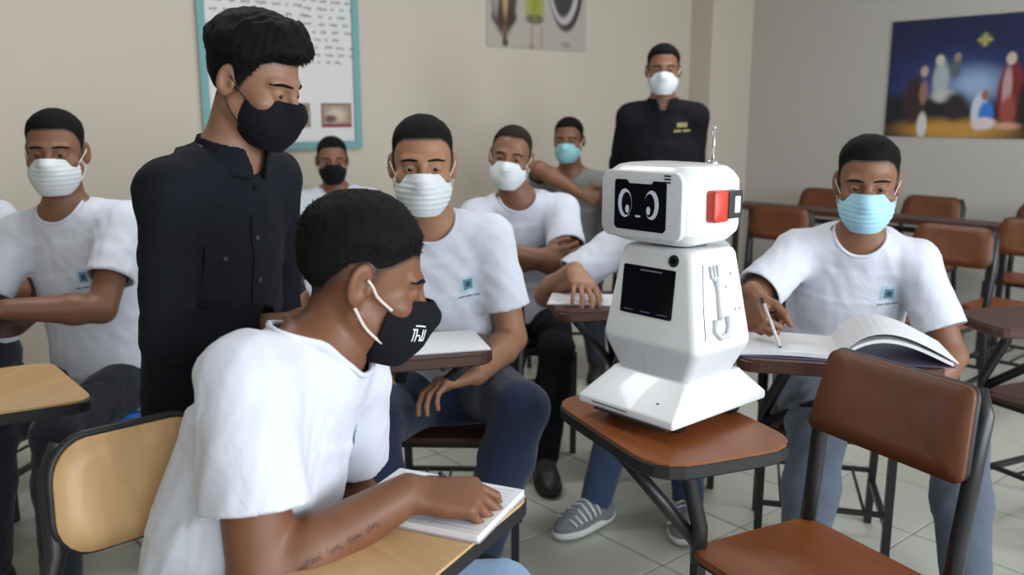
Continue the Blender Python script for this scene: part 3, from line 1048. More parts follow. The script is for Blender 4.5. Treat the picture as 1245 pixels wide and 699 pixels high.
# ------------------------------------------------------------------ flat prints that follow a surface
def project_grid(bvh, origin, right, up, direction, x0, x1, y0, y1, nx, ny, off, skew=None):
    """grid of points in the (right, up) plane thrown along direction onto the surface"""
    V = []; ok = True
    d = Vector(direction).normalized()
    for j in range(ny + 1):
        for i in range(nx + 1):
            x = x0 + (x1 - x0) * i / nx; y = y0 + (y1 - y0) * j / ny
            p = Vector(origin) + Vector(right) * x + Vector(up) * y
            hit = bvh.ray_cast(p, d)
            if hit[0] is None: return None
            V.append(hit[0] - d * off)
    F = []
    for j in range(ny):
        for i in range(nx):
            a = j * (nx + 1) + i
            F.append((a, a + 1, a + nx + 2, a + nx + 1))
    return V, F
def chest_logo(sp, x, y, s=1.0, style='tee'):
    shirt, sb, neck, A, R, Fw, root, hip, L, sh, arms, ends = sp['_shirt']
    org = neck + Fw * .30 - A * y - R * x        # x: towards the wearer's left
    teal = plain('print_teal', (.10, .22, .28, 1), .8); pale = plain('print_pale_blue', (.42, .58, .68, 1), .8); dark = plain('print_dark', (.03, .05, .09, 1), .8)
    gold = plain('print_gold', (.25, .22, .06, 1), .7)
    if style == 'tee':
        rects = [('logo_patch', pale, -.022, .022, -.010, .034, .0012), ('logo_emblem', teal, -.013, .013, -.004, .026, .0020), ('logo_emblem', dark, -.006, .007, .004, .018, .0026),
                 ('logo_lettering', teal, -.030, -.012, -.024, -.019, .0014), ('logo_lettering', teal, -.009, .010, -.024, -.019, .0014), ('logo_lettering', teal, .013, .030, -.024, -.019, .0014)]
    else:
        rects = [('logo_emblem', gold, -.025, .025, .0, .022, .0014), ('logo_lettering', gold, -.040, -.004, -.022, -.012, .0014), ('logo_lettering', gold, .004, .040, -.022, -.012, .0014)]
    for nm, m, x0, x1, y0, y1, off in rects:
        r = project_grid(sb, org, -R, A, -Fw, x0 * s, x1 * s, y0 * s, y1 * s, 4, 4, off)
        if r:
            mesh_np(nm, np.array([tuple(v) for v in r[0]]), np.array(r[1]), m, shirt)

# ------------------------------------------------------------------ the room
def wall_slab(name, pts_lo, z0, z1, mat):
    mb = MB()
    mb.prism(pts_lo, z0, z1)
    o = mb.build(name, mat); o['kind'] = 'structure'
    return o
def quad_poly(a, b, n, t):
    """plan outline of a wall from a to b with thickness t away from the room (n points into the room)"""
    a = Vector(a); b = Vector(b); n = Vector(n)
    P = [a.xy, b.xy, (b - n * t).xy, (a - n * t).xy]
    ar = sum(P[i].x * P[(i + 1) % 4].y - P[(i + 1) % 4].x * P[i].y for i in range(4))
    return P if ar > 0 else P[::-1]
wall_cream = plain('wall_cream_paint', srgb(184, 174, 159), .75, var=.03, scale=3, bump=.05)
wall_grey = plain('wall_pale_paint', srgb(176, 172, 165), .75, var=.03, scale=3, bump=.05)
ceil_m = plain('ceiling_paint', srgb(190, 186, 178), .8, var=.03, scale=4)
wall_slab('wall_back', quad_poly(room(0, 0), room(ROOM_U, 0), WV, .12), 0, ROOM_H, wall_cream)
wall_slab('wall_right', quad_poly(room(0, 0), room(0, ROOM_V), -WU, .12), 0, ROOM_H, wall_grey)
wall_slab('wall_left', quad_poly(room(ROOM_U, 0), room(ROOM_U, ROOM_V), WU, .12), 0, ROOM_H, wall_cream)
# column standing in the corner
wall_slab('trim_1', quad_poly(room(.0, .0), room(.50, .0), WV, -.20), 0, ROOM_H, wall_cream)
# window wall behind the camera: sill, head and piers around three openings
mbw = MB()
def wpiece(a, b, z0, z1): mbw.prism(quad_poly(room(a, ROOM_V), room(b, ROOM_V), -WV, .12), z0, z1)
wpiece(0, ROOM_U, 0, 1.0); wpiece(0, ROOM_U, 2.5, ROOM_H)
edges = [0] + [e for w in WIN for e in w] + [ROOM_U]
for i in range(0, len(edges), 2): wpiece(edges[i], edges[i + 1], 1.0, 2.5)
o = mbw.build('wall_front', wall_cream); o['kind'] = 'structure'
mb = MB(); mb.prism([room(-.12, -.12).xy, room(-.12, ROOM_V + .12).xy, room(ROOM_U + .12, ROOM_V + .12).xy, room(ROOM_U + .12, -.12).xy][::-1], ROOM_H, ROOM_H + .1)
o = mb.build('ceiling', ceil_m); o['kind'] = 'structure'
for k, (u, v) in enumerate(LAMPS):
    t = thing('ceiling_light', 'white fluorescent ceiling fitting ' + ('near the corner' if k == 0 else 'over the middle of the room'), 'lamp', tuple(room(u, v, ROOM_H - .09)), math.atan2(WU.y, WU.x))
    m = MB(); m.box((0, 0, .06), (1.26, .34, .06)); m.build('housing', plain('lamp_white', (.8, .8, .8, 1), .4), t)
    for y in (-.08, .08):
        m = MB(); m.tube([(-.58, y, .015), (.58, y, .015)], .013, 8); m.build('tube', plain('lamp_tube', (.9, .9, .9, 1), .3), t)
# floor: a slab and square tiles laid parallel to the walls
fl_base = MB(); fl_base.prism([room(-.1, -.1).xy, room(-.1, ROOM_V + .1).xy, room(ROOM_U + .1, ROOM_V + .1).xy, room(ROOM_U + .1, -.1).xy][::-1], -.08, -.004)
floor = fl_base.build('floor', plain('floor_grout', srgb(120, 118, 108), .85, var=.1, scale=20)); floor['kind'] = 'structure'
TS = 0.40
tile_m = plain('floor_tile', srgb(182, 183, 172), .28, var=.06, scale=2.2, bump=.02)
tm = MB(); tm.prism(rrect(TS - .006, TS - .006, .004, 1), -.006, 0.0, .0012)
tile0 = tm.build('floor_tile', tile_m, floor); tile_mesh = tile0.data
rot = math.atan2(WU.y, WU.x)
cells = []
for i in range(int(ROOM_U / TS) + 1):
    for j in range(int(ROOM_V / TS) + 1):
        c = room((i + .5) * TS, (j + .5) * TS)
        cells.append((c.x, c.y))
def in_view(x, y): return y > .7 and abs(x) < .62 * y + .5
near = sorted([c for c in cells if in_view(*c)], key=lambda c: c[0] ** 2 + c[1] ** 2)[:298]
rest = [c for c in cells if c not in set(near)]
for k, (x, y) in enumerate(near):
    o = tile0 if k == 0 else link(tile0.copy(), floor)
    o.location = (x, y, 0); o.rotation_euler = (0, 0, rot)
ms = MB()
Mr = Matrix.Rotation(rot, 3, 'Z')
for x, y in rest:
    ms.box((x, y, -.003), (TS - .006, TS - .006, .006), Mr)
o = ms.build('floor_tiles_far', tile_m, floor); o['kind'] = 'stuff'

# ------------------------------------------------------------------ printed sheets: colours painted on a fine grid
def sheet(name, label, cat, u0, v0, z0, w, h, wall, nx, ny, paint, thick=.006, mat=None, parent=None, off=0.0):
    """flat sheet on a wall. wall 'back': x runs along the wall to the right; 'side': x runs along the side wall to the right"""
    n = WV if wall == 'back' else -WU
    xd = WU if wall == 'back' else WV
    org = (room(u0, 0) if wall == 'back' else room(0, v0)) + n * (.003 + thick + off) + Vector((0, 0, z0))
    xs = np.linspace(0, w, nx + 1); zs = np.linspace(0, h, ny + 1)
    V = np.array([[org.x + xd.x * x, org.y + xd.y * x, org.z + z] for z in zs for x in xs])
    i = np.arange(nx)[None, :] + (nx + 1) * np.arange(ny)[:, None]
    F = np.stack([i, i + 1, i + nx + 2, i + nx + 1], -1).reshape(-1, 4)
    # back face so that the sheet has thickness
    c = [0, nx, (nx + 1) * (ny + 1) - 1, (nx + 1) * ny]
    base = npv((V[c[0]] + V[c[2]]) / 2); base = npv((base[0], base[1], V[:, 2].min()))
    k = len(V)
    V = np.concatenate([V, V[c] - npv(n) * thick])
    F = np.concatenate([F, np.array([[k + 3, k + 2, k + 1, k], [c[0], k, k + 1, c[1]], [c[1], k + 1, k + 2, c[2]], [c[2], k + 2, k + 3, c[3]], [c[3], k + 3, k, c[0]]])])
    if parent is None:
        o = mesh_np(name, V - base, F, mat or painted('printed_paper'), None, smooth=False); o.location = tuple(base)
        tag(o, label, cat)
    else:
        o = mesh_np(name, V - npv(parent.location), F, mat or painted('printed_paper'), parent, smooth=False)
    if paint is not None:
        X, Z = np.meshgrid(np.linspace(0, 1, nx + 1), np.linspace(0, 1, ny + 1))
        col = paint(X.ravel(), Z.ravel())
        full = np.ones((len(V), 4), np.float32); full[:len(col), :3] = col; full[len(col):, :3] = .5
        a = o.data.color_attributes.new('print', 'FLOAT_COLOR', 'POINT')
        a.data.foreach_set('color', full.ravel())
    return o
def L3(r, g, b): return np.array(lin((r / 255, g / 255, b / 255)))
class Canvas:
    def __init__(self, X, Z, col): self.X = X; self.Z = Z; self.c = np.tile(np.asarray(col, float), (len(X), 1))
    def put(self, m, col): m = np.clip(m, 0, 1)[:, None]; self.c = self.c * (1 - m) + np.asarray(col) * m
    def ell(self, x, z, rx, rz, col, soft=.15, rot=0):
        a = math.radians(rot); dx = self.X - x; dz = self.Z - z
        u = dx * math.cos(a) + dz * math.sin(a); v = -dx * math.sin(a) + dz * math.cos(a)
        d = np.sqrt((u / rx) ** 2 + (v / rz) ** 2); self.put(1 - sstep(1 - soft, 1 + soft, d), col)
    def rect(self, x0, x1, z0, z1, col, s=.004):
        self.put(sstep(x0 - s, x0 + s, self.X) * (1 - sstep(x1 - s, x1 + s, self.X)) * sstep(z0 - s, z0 + s, self.Z) * (1 - sstep(z1 - s, z1 + s, self.Z)), col)
def paint_star_night(X, Z):
    c = Canvas(X, Z, L3(20, 26, 70))
    c.put(sstep(.15, .75, 1 - Z) * .7 * np.exp(-((X - .5) / .35) ** 2), L3(70, 110, 190))
    c.put((1 - sstep(.3, .42, Z)), L3(22, 22, 30))
    c.ell(.62, .44, .16, .12, L3(150, 175, 210), .9)
    c.rect(0, 1, 0, .03, L3(40, 30, 25))
    c.ell(.5, .06, .36, .09, L3(190, 140, 60), .6)
    c.ell(.66, .80, .012, .045, L3(235, 220, 90), .5); c.ell(.66, .80, .045, .012, L3(235, 220, 90), .5); c.ell(.66, .80, .03, .04, L3(150, 150, 90), .9)
    # kneeling figure and visitors on the left
    c.ell(.20, .32, .075, .20, L3(52, 34, 36), .3); c.ell(.265, .56, .028, .045, L3(190, 160, 140), .3); c.ell(.27, .38, .03, .10, L3(150, 110, 90), .4); c.ell(.275, .10, .035, .11, L3(205, 205, 205), .3)
    c.ell(.385, .48, .055, .16, L3(170, 180, 180), .4); c.ell(.37, .65, .03, .045, L3(205, 195, 180), .3); c.ell(.48, .58, .035, .09, L3(90, 95, 105), .4); c.ell(.49, .67, .025, .035, L3(150, 130, 120), .3)
    c.ell(.42, .35, .09, .05, L3(190, 190, 185), .5); c.ell(.50, .26, .08, .12, L3(40, 30, 40), .4)
    # seated figure in white and blue
    c.ell(.665, .22, .055, .15, L3(200, 205, 220), .25); c.ell(.71, .20, .05, .10, L3(50, 120, 200), .3); c.ell(.695, .35, .024, .04, L3(150, 105, 85), .3); c.ell(.70, .12, .08, .05, L3(215, 200, 205), .3)
    # standing figure in a red robe
    c.ell(.855, .36, .085, .25, L3(120, 32, 34), .2); c.ell(.83, .40, .03, .17, L3(185, 150, 150), .3); c.ell(.84, .64, .032, .05, L3(200, 180, 165), .25); c.ell(.85, .22, .05, .12, L3(150, 70, 60), .4)
    c.ell(.97, .28, .07, .20, L3(26, 20, 24), .4); c.ell(.85, .10, .08, .03, L3(200, 150, 120), .5)
    return c.c
def paint_figures(X, Z):
    c = Canvas(X, Z, L3(168, 160, 150))
    c.ell(.16, .52, .12, .40, L3(70, 50, 40), .15); c.ell(.16, .30, .12, .10, L3(64, 34, 34), .2); c.ell(.17, .55, .03, .25, L3(165, 140, 90), .4); c.ell(.08, .5, .03, .2, L3(140, 135, 125), .5); c.rect(.145, .185, .06, .22, L3(100, 72, 60)); c.ell(.17, .05, .03, .04, L3(80, 60, 55), .3)
    c.rect(.37, .55, .30, 1.0, L3(150, 150, 70), .02); c.ell(.46, .30, .09, .05, L3(100, 90, 70), .3); c.ell(.46, .62, .04, .3, L3(132, 138, 40), .5); c.rect(.42, .44, .02, .24, L3(160, 130, 120)); c.rect(.52, .54, .02, .24, L3(160, 130, 120)); c.ell(.43, .02, .03, .03, L3(150, 120, 110), .4)
    c.ell(.78, .72, .185, .52, L3(60, 40, 40), .06); c.ell(.76, .74, .165, .47, L3(178, 175, 172), .06); c.ell(.75, .77, .13, .43, L3(52, 52, 54), .08); c.ell(.78, .06, .05, .03, L3(140, 130, 120), .5)
    return c.c
def paint_board(X, Z):
    c = Canvas(X, Z, L3(206, 203, 200))
    r = np.random.RandomState(5)
    c.rect(.66, .96, .955, 1.0, L3(200, 60, 110))
    def line(x0, x1, z, col, hgt=.013):
        x = x0
        while x < x1:
            w = r.uniform(.025, .07)
            for k in range(int(w / .011)):
                xx = x + k * .011; c.ell(xx, z + r.uniform(-.004, .004), .0045, hgt * r.uniform(.45, .8), col, .4)
            x += w + r.uniform(.02, .035)
    for k in range(7): line(.08 + .03 * (k % 2), .62, .92 - .055 * k, L3(105, 100, 120))
    for k in range(9): line(.64, .95 - (.06 if k % 3 == 2 else 0), .90 - .046 * k, L3(110, 105, 115))
    return c.c
# the bulletin board: pale sheet, teal border, photographs
bd = sheet('bulletin_board', 'white bulletin board with teal border and handwriting behind the standing man', 'board', 4.28, 0, 1.185, .90, .86, 'back', 230, 210, paint_board, thick=.012)
BU = 4.28
teal_m = plain('board_border_teal', srgb(104, 150, 152), .7, var=.12, scale=60)
def wall_box(name, u, z, w, h, t, mat, parent, off=.0):
    """box lying flat on the back wall; u of its left edge"""
    c = room(u - w / 2, 0, z + h / 2) + WV * (.018 + off + t / 2)
    m = MB(); m.box(c - parent.location, (w, t, h), Matrix.Rotation(math.atan2(WU.y, WU.x), 3, 'Z'))
    return m.build(name, mat, parent)
wall_box('border', BU, 1.185, .90, .04, .008, teal_m, bd); wall_box('border', BU, 2.005, .90, .04, .008, teal_m, bd)
wall_box('border', BU, 1.225, .04, .78, .008, teal_m, bd); wall_box('border', BU - .86, 1.225, .04, .78, .008, teal_m, bd)
def paint_photo(X, Z):
    c = Canvas(X, Z, L3(120, 96, 82)); c.rect(.06, .94, .1, .9, L3(150, 128, 108), .02); c.ell(.5, .5, .3, .3, L3(190, 170, 150), .5); c.ell(.3, .35, .2, .15, L3(90, 60, 50), .5); c.rect(0, 1, 0, .14, L3(130, 40, 45), .02)
    return c.c
def paint_photo2(X, Z):
    c = Canvas(X, Z, L3(140, 122, 104))
    for x in (.3, .7):
        for z in (.3, .72): c.ell(x, z, .14, .16, L3(84, 72, 62), .3)
    return c.c
sheet('photograph', None, None, BU - .655, 0, 1.30, .185, .13, 'back', 30, 24, paint_photo, thick=.004, parent=bd, off=.012)
sheet('photograph', None, None, BU - .50, 0, 1.30, .09, .13, 'back', 20, 24, paint_photo2, thick=.004, parent=bd, off=.012)
sheet('figure_poster', 'pale poster of three drawn figures high on the cream wall', 'poster', 2.464, 0, 1.78, .85, .62, 'back', 130, 100, paint_figures, thick=.004)
sheet('night_scene_poster', 'large dark blue night scene poster on the right wall', 'poster', 0, 1.327, 1.22, .93, .76, 'side', 190, 140, paint_star_night, thick=.008)

# ------------------------------------------------------------------ classroom chairs
metal_black = plain('chair_tube_black', (.012, .012, .014, 1), .38, var=.15, scale=60, spec=.5)
band_black = plain('edge_band_black', (.010, .010, .011, 1), .5)
WOODS = {
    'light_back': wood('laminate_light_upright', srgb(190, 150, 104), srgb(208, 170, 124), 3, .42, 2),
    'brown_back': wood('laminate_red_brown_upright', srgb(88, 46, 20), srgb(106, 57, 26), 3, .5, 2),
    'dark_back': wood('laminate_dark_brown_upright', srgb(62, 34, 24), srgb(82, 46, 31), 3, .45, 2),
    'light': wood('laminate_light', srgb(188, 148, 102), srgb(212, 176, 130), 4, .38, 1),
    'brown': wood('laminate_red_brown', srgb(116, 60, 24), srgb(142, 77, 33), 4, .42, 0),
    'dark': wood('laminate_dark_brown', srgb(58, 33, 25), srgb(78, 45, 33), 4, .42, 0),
}
def round_poly(P, r, n=5):
    """round the corners of a polygon"""
    out = []
    m = len(P)
    for i in range(m):
        p0 = Vector(P[i - 1]); p = Vector(P[i]); p1 = Vector(P[(i + 1) % m])
        a = (p0 - p); b = (p1 - p); rr = min(r, a.length * .45, b.length * .45)
        s = p + a.normalized() * rr; e = p + b.normalized() * rr
        for k in range(n + 1):
            t = k / n
            out.append(tuple((1 - t) ** 2 * s + 2 * t * (1 - t) * p + t * t * e))
    ar = sum(out[i][0] * out[(i + 1) % len(out)][1] - out[(i + 1) % len(out)][0] * out[i][1] for i in range(len(out)))
    return out if ar > 0 else out[::-1]
def make_chair(label, x, y, deg, col, tablet=None, tz=.72, tcol=None, plate_w=.37, group='tablet armchairs', plate_h=.185, pr=.05, back_wood=None, rack=True, rim=False, tr=.055, band=None):
    """x, y: seat centre; deg: direction the sitter faces; tablet: polygon in world coordinates"""
    rz = math.radians(deg) - PI / 2
    t = thing('tablet_armchair', label, 'chair', (x, y, 0), rz, group)
    W_ = WOODS[col]
    Mi = Matrix.Rotation(-rz, 3, 'Z')
    def loc(p):
        q = Mi @ Vector((p[0] - x, p[1] - y, 0)); return (q.x, q.y)
    # seat: slightly dished board
    m = MB(); m.prism(rrect(.39, .37, [.05, .05, .05, .05], 5), .440, .456, .003, zf=lambda a, b: -.010 * max(0, -b / .19)); m.build('seat', W_, t)
    m = MB()
    m.bar((-.18, .15, .428), (.18, .15, .428), .022); m.bar((-.18, -.165, .422), (.18, -.165, .422), .022); m.bar((-.18, .15, .428), (-.18, -.165, .422), .022); m.bar((.18, .15, .428), (.18, -.165, .422), .022)
    m.build('seat_frame', metal_black, t)
    for sx in (-1, 1):
        m = MB(); m.bar((sx * .185, .155, 0.0), (sx * .185, .155, .43), .024); m.build('leg', metal_black, t)
        m = MB(); m.bar((sx * .185, -.235, 0.0), (sx * .185, -.172, .43), .024); m.build('leg', metal_black, t)
        m = MB(); m.tube([(sx * .185, -.172, .42), (sx * .185, -.185, .55), (sx * (plate_w / 2 + .004), -.200, .68), (sx * (plate_w / 2 - .004), -.232, .80), (sx * (plate_w / 2 - .030), -.243, .845)], .018, 8); m.build('back_post', metal_black, t)
        m = MB(); m.bar((sx * .185, .155, .16), (sx * .185, -.212, .16), .018); m.build('stretcher', metal_black, t)
    if rack:
        m = MB()
        m.bar((-.185, .150, .20), (.185, .150, .20), .014); m.bar((-.185, -.205, .20), (.185, -.205, .20), .014)
        for k in range(4): m.bar((-.12 + .08 * k, .15, .20), (-.12 + .08 * k, -.205, .20), .008)
        m.build('book_rack', metal_black, t)
    # backrest: curved plate, leaning back
    nx, nz = 12, 4
    outl = [(a * (1 - .10 * b / plate_h), b) for a, b in rrect(plate_w, plate_h, pr, 6)]
    th = .012
    lean = math.radians(12)
    def place(px, pz, s):
        yy = -.205 - pz * math.tan(lean) + .10 * px * px / .19 - .004
        return Vector((px, yy + s, .765 + pz))
    V = [place(a, b, th) for a, b in outl] + [place(a, b, 0) for a, b in outl]
    n = len(outl)
    # front and back fans through inner rings so that the curve reads
    rings = []
    m = MB()
    allv = []; fs = []
    for s_i, s in enumerate((th, 0)):
        for k in (1.0, .66, .33):
            allv += [place(a * k, b * k, s) for a, b in outl]
        allv.append(place(0, 0, s))
    per = 3 * n + 1
    for s_i in (0, 1):
        o_ = s_i * per
        for k in (0, 1):
            for i in range(n):
                j = (i + 1) % n
                q = (o_ + k * n + i, o_ + k * n + j, o_ + (k + 1) * n + j, o_ + (k + 1) * n + i)
                fs.append(q[::-1] if s_i == 0 else q)
        for i in range(n):
            j = (i + 1) % n
            q = (o_ + 2 * n + i, o_ + 2 * n + j, o_ + 3 * n)
            fs.append(q[::-1] if s_i == 0 else q)
    for i in range(n):
        j = (i + 1) % n
        fs.append((i, j, per + j, per + i))
    m.add(allv, fs, True)
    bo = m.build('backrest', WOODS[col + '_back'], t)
    m = MB(); m.tube([place(a * (1.01 if rim else .975), b * (1.02 if rim else .95), -.006) for a, b in outl], .008, 6, closed=True); m.build('edge_band', band_black, bo)
    if tablet:
        P = [loc(p) for p in tablet]
        poly = round_poly(P, tr)
        m = MB(); m.prism(poly, tz - .004, tz + .001, 0); to = m.build('tablet', WOODS[tcol or col], t)
        big = round_poly(P, tr); cx = sum(p[0] for p in big) / len(big); cy = sum(p[1] for p in big) / len(big)
        big = [(cx + (a - cx) * 1.012, cy + (b - cy) * 1.012) for a, b in big]
        m = MB(); m.prism(big, tz - .032, tz - .0025, .004); m.build('edge_band', WOODS['dark'] if col == 'dark' else band_black, to)
        # carrying tubes
        kx = min(P, key=lambda p: (p[0] - .185) ** 2 + (p[1] - .155) ** 2)
        ax = (.185 * .6 + cx * .4, .155 * .6 + cy * .4)
        m = MB(); m.tube([(.185, .155, .42), (.185, .155, .50), (ax[0], ax[1], tz - .10), (ax[0], ax[1], tz - .027)], .018, 8)
        fc = max(P, key=lambda p: (p[0] - .185) ** 2 + (p[1] - .155) ** 2)
        m.tube([(.187, .155, .46), (cx + (fc[0] - cx) * .62, cy + (fc[1] - cy) * .62, tz - .03)], .0155, 8)
        m.bar((ax[0], ax[1], tz - .03), (cx + (cx - ax[0]) * .6, cy + (cy - ax[1]) * .6, tz - .03), .02)
        m.build('tablet_support', metal_black, t)
    return t
GR = 'tablet armchairs'
TZ = .72
ROBOT_TAB = [(.086, 1.996), (.274, 1.571), (.595, 1.70), (.41, 2.12)]
make_chair('empty red-brown armchair in the right foreground carrying the white robot on its tablet', .63, 1.695, 208.6, 'brown', ROBOT_TAB, TZ, plate_w=.37, pr=.022, tr=.10)
P2_TAB = [(.040, 1.472), (-.225, 1.548), (-.265, 1.44), (-.33, 1.22), (-.45, 1.06), (-.20, 1.02)]
make_chair('light wood armchair of the man writing in the foreground', -.50, 1.275, -47, 'light', P2_TAB, TZ, rim=True, plate_w=.27, plate_h=.18, pr=.06)
P3_TAB = [(-.98, 1.996), (-1.243, 2.311), (-1.63, 2.08), (-1.367, 1.766)]
make_chair('light wood tablet armchair at the left edge in front of the white-masked sitter', -1.22, 2.74, 260, 'light', P3_TAB, TZ)
make_chair('dark tablet armchair cut off by the left edge of the picture', -1.87, 3.02, 262, 'dark', [(-1.56, 2.86), (-1.50, 2.62), (-1.85, 2.52), (-1.95, 2.75)], .74)
P6_TAB = [(-.33, 2.12), (-.02, 2.20), (-.06, 2.44), (-.40, 2.36)]
make_chair('dark brown armchair of the white-masked man seated in the middle', -.17, 2.62, 268, 'dark', [(-.35, 2.06), (-.045, 2.15), (-.075, 2.36), (-.38, 2.28)], .79)
make_chair('armchair under the man with folded arms', .06, 3.62, 272, 'dark', None)
make_chair('dark armchair of the black-masked man by the bulletin board', -.90, 4.55, 275, 'dark', [(-1.17, 4.42), (-.95, 4.40), (-.98, 4.10), (-1.18, 4.12)], .74)
make_chair('armchair of the man with the cyan mask at the back', .30, 4.85, 262, 'brown', None)
make_chair('dark armchair hidden behind the white robot', .58, 3.30, 262, 'dark', [(.11, 2.90), (.40, 2.94), (.46, 2.66), (.14, 2.60)], .79)
P11_TAB = [(.55, 2.09), (1.01, 1.98), (1.08, 2.26), (.62, 2.36)]
make_chair('dark brown armchair of the blue-masked man on the right', .98, 2.66, 255, 'dark', P11_TAB, .79)
make_chair('red-brown armchair just behind the robot head, beside the corner column', 1.36, 4.85, 222, 'brown', None, back_wood='brown')
make_chair('red-brown armchair behind the shoulder of the blue-masked man', 1.93, 4.02, 222, 'brown', None)
make_chair('red-brown armchair at the right edge below the night scene poster', 2.46, 4.24, 222, 'brown', None)
make_chair('dark armchair at the right edge with its tablet beside the blue-masked man', 1.82, 2.80, 205, 'dark', [(1.47, 2.60), (1.44, 2.86), (1.90, 2.98), (1.92, 2.62)], .74)
make_chair('brown armchair against the right wall, left of the blue-masked head', 2.02, 6.05, 220, 'brown', None)
make_chair('brown armchair against the right wall, just right of the blue-masked head', 2.50, 5.48, 220, 'brown', None)
make_chair('brown armchair against the right wall at the picture edge', 2.96, 4.98, 220, 'brown', None)
# long narrow table in front of the side wall
tb0, tb1 = Vector((1.44, 5.93, 0)), Vector((2.60, 4.66, 0))
td = (tb1 - tb0).normalized(); tn = Vector((td.y, -td.x, 0)); tn = -tn if tn.dot(Vector((.766, .643, 0))) < 0 else tn
lt = thing('long_table', 'long narrow dark table standing in front of the right wall', 'table', tuple((tb0 + tb1) / 2), math.atan2(td.y, td.x))
ll = (tb1 - tb0).length
m = MB(); m.box((0, .11, .770), (ll, .22, .032)); m.build('table_top', WOODS['dark'], lt)
for sx in (-1, 1):
    for yy in (.02, .20):
        m = MB(); m.bar((sx * (ll / 2 - .06), yy, 0), (sx * (ll / 2 - .06), yy, .754), .03); m.build('leg', metal_black, lt)
m = MB(); m.bar((-ll / 2 + .06, .20, .70), (ll / 2 - .06, .20, .70), .03); m.build('rail', metal_black, lt)

# ------------------------------------------------------------------ the robot
def ring_loft(mb, rings, n=6, cap=True, xo=0.0):
    """rings: (z, w, d, r, yoff)"""
    P = []; Fc = []
    for z, w, d, r, yo in rings:
        for a, b in rrect(w, d, r, n, 0, yo): P.append((a + xo, b, z))
    m = 4 * (n + 1)
    for k in range(len(rings) - 1):
        for i in range(m):
            j = (i + 1) % m
            Fc.append((k * m + i, k * m + j, (k + 1) * m + j, (k + 1) * m + i))
    if cap:
        Fc.append(tuple(range(m - 1, -1, -1))); Fc.append(tuple((len(rings) - 1) * m + i for i in range(m)))
    mb.add(P, Fc, False)
rx, ry = .358, 1.898
robot = thing('service_robot', 'white table-top robot with a black face screen standing on the red-brown tablet', 'robot', (rx, ry, TZ + .001), math.atan2(-.66, -.75) - PI / 2)
wp = plain('robot_white_plastic', (.78, .79, .80, 1), .28, var=.02, scale=12, coat=.2)
wg = plain('robot_grey_white_plastic', (.60, .61, .64, 1), .32, var=.02, scale=12)
blk = plain('robot_black_gloss', (.006, .006, .008, 1), .12, var=.1)
dk = plain('robot_dark', (.015, .015, .017, 1), .5)
Z0 = -TZ
def bevel(o, w=.004, seg=2, ang=28):
    b = o.modifiers.new('bevel', 'BEVEL'); b.width = w; b.segments = seg; b.limit_method = 'ANGLE'; b.angle_limit = math.radians(ang)
    for p in o.data.polygons: p.use_smooth = True
    return o
m = MB(); ring_loft(m, [(.030, .258, .325, .006, 0), (.034, .264, .33, .006, 0), (.048, .264, .33, .006, 0), (.100, .212, .205, .012, -.010), (.106, .205, .195, .012, -.010)]); bevel(m.build('base_skirt', wp, robot), .003)
m = MB(); m.box((.04, .1652, .041), (.10, .002, .002)); m.box((-.02, .12, .0295), (.20, .10, .004)); m.build('skirt_seam', dk, robot)
for sx in (-1, 1):
    for yy in (-.10, .09):
        m = MB(); m.tube([(sx * .085 - .012, yy, .024), (sx * .085 + .012, yy, .024)], .0235, 16); m.build('wheel', dk, robot)
YO = -.004
m = MB(); ring_loft(m, [(.100, .190, .160, .016, YO), (.106, .194, .164, .018, YO), (.165, .255, .194, .020, YO), (.176, .260, .198, .020, YO)]); bevel(m.build('lower_body', wg, robot), .003)
m = MB(); ring_loft(m, [(.174, .260, .198, .020, YO), (.186, .260, .198, .020, YO), (.366, .198, .160, .020, YO), (.376, .190, .152, .022, YO), (.380, .178, .140, .022, YO)]); bevel(m.build('upper_body', wp, robot), .004)
m = MB(); ring_loft(m, [(.376, .10, .09, .02, YO), (.396, .10, .09, .02, YO)]); m.build('neck', dk, robot)
HZ = .388
HX = .015; HY = YO + .014
head_root = robot
m = MB(); ring_loft(m, [(HZ, .175, .125, .03, HY), (HZ + .008, .215, .160, .036, HY), (HZ + .026, .244, .190, .040, HY), (HZ + .040, .250, .194, .040, HY), (HZ + .135, .246, .192, .040, HY), (HZ + .152, .228, .174, .040, HY), (HZ + .162, .205, .155, .038, HY), (HZ + .166, .17, .12, .03, HY)], 8, xo=HX); bevel(m.build('head', wp, robot), .004, 2, 20)
FX = HX
def front_plate(poly, y0, y1, name, mat, parent, tilt=0.0, zc=0.0, bev=0.0):
    """polygon in (x as the viewer sees it to the right, z) placed on the robot's front, which looks along +y"""
    P = [(-a + FX, b) for a, b in poly][::-1]
    def T(a, b, y): return (a, y - (b - zc) * math.tan(tilt), b)
    V = [T(a, b, y0) for a, b in P] + [T(a, b, y1) for a, b in P]
    n = len(P)
    fs = [tuple(range(n)), tuple(range(2 * n - 1, n - 1, -1))] + [(i, n + i, n + (i + 1) % n, (i + 1) % n) for i in range(n)]
    mm = MB(); mm.add(V, fs)
    o = mm.build(name, mat, parent)
    bm = bmesh.new(); bm.from_mesh(o.data); bmesh.ops.recalc_face_normals(bm, faces=bm.faces[:]); bm.to_mesh(o.data); bm.free()
    if bev: bevel(o, bev, 2)
    return o
FY = HY + .097
hzc = HZ + .083
bez = front_plate(rrect(.216, .140, .024, 6, 0, hzc), FY - .012, FY + .004, 'face_bezel', wg, robot, bev=.003)
scr = [(-.069, hzc - .046), (-.062, hzc - .053), (.062, hzc - .053), (.069, hzc - .046), (.069, hzc + .046), (.064, hzc + .051), (.036, hzc + .051), (.030, hzc + .044), (-.030, hzc + .044), (-.036, hzc + .051), (-.064, hzc + .051), (-.069, hzc + .046)]
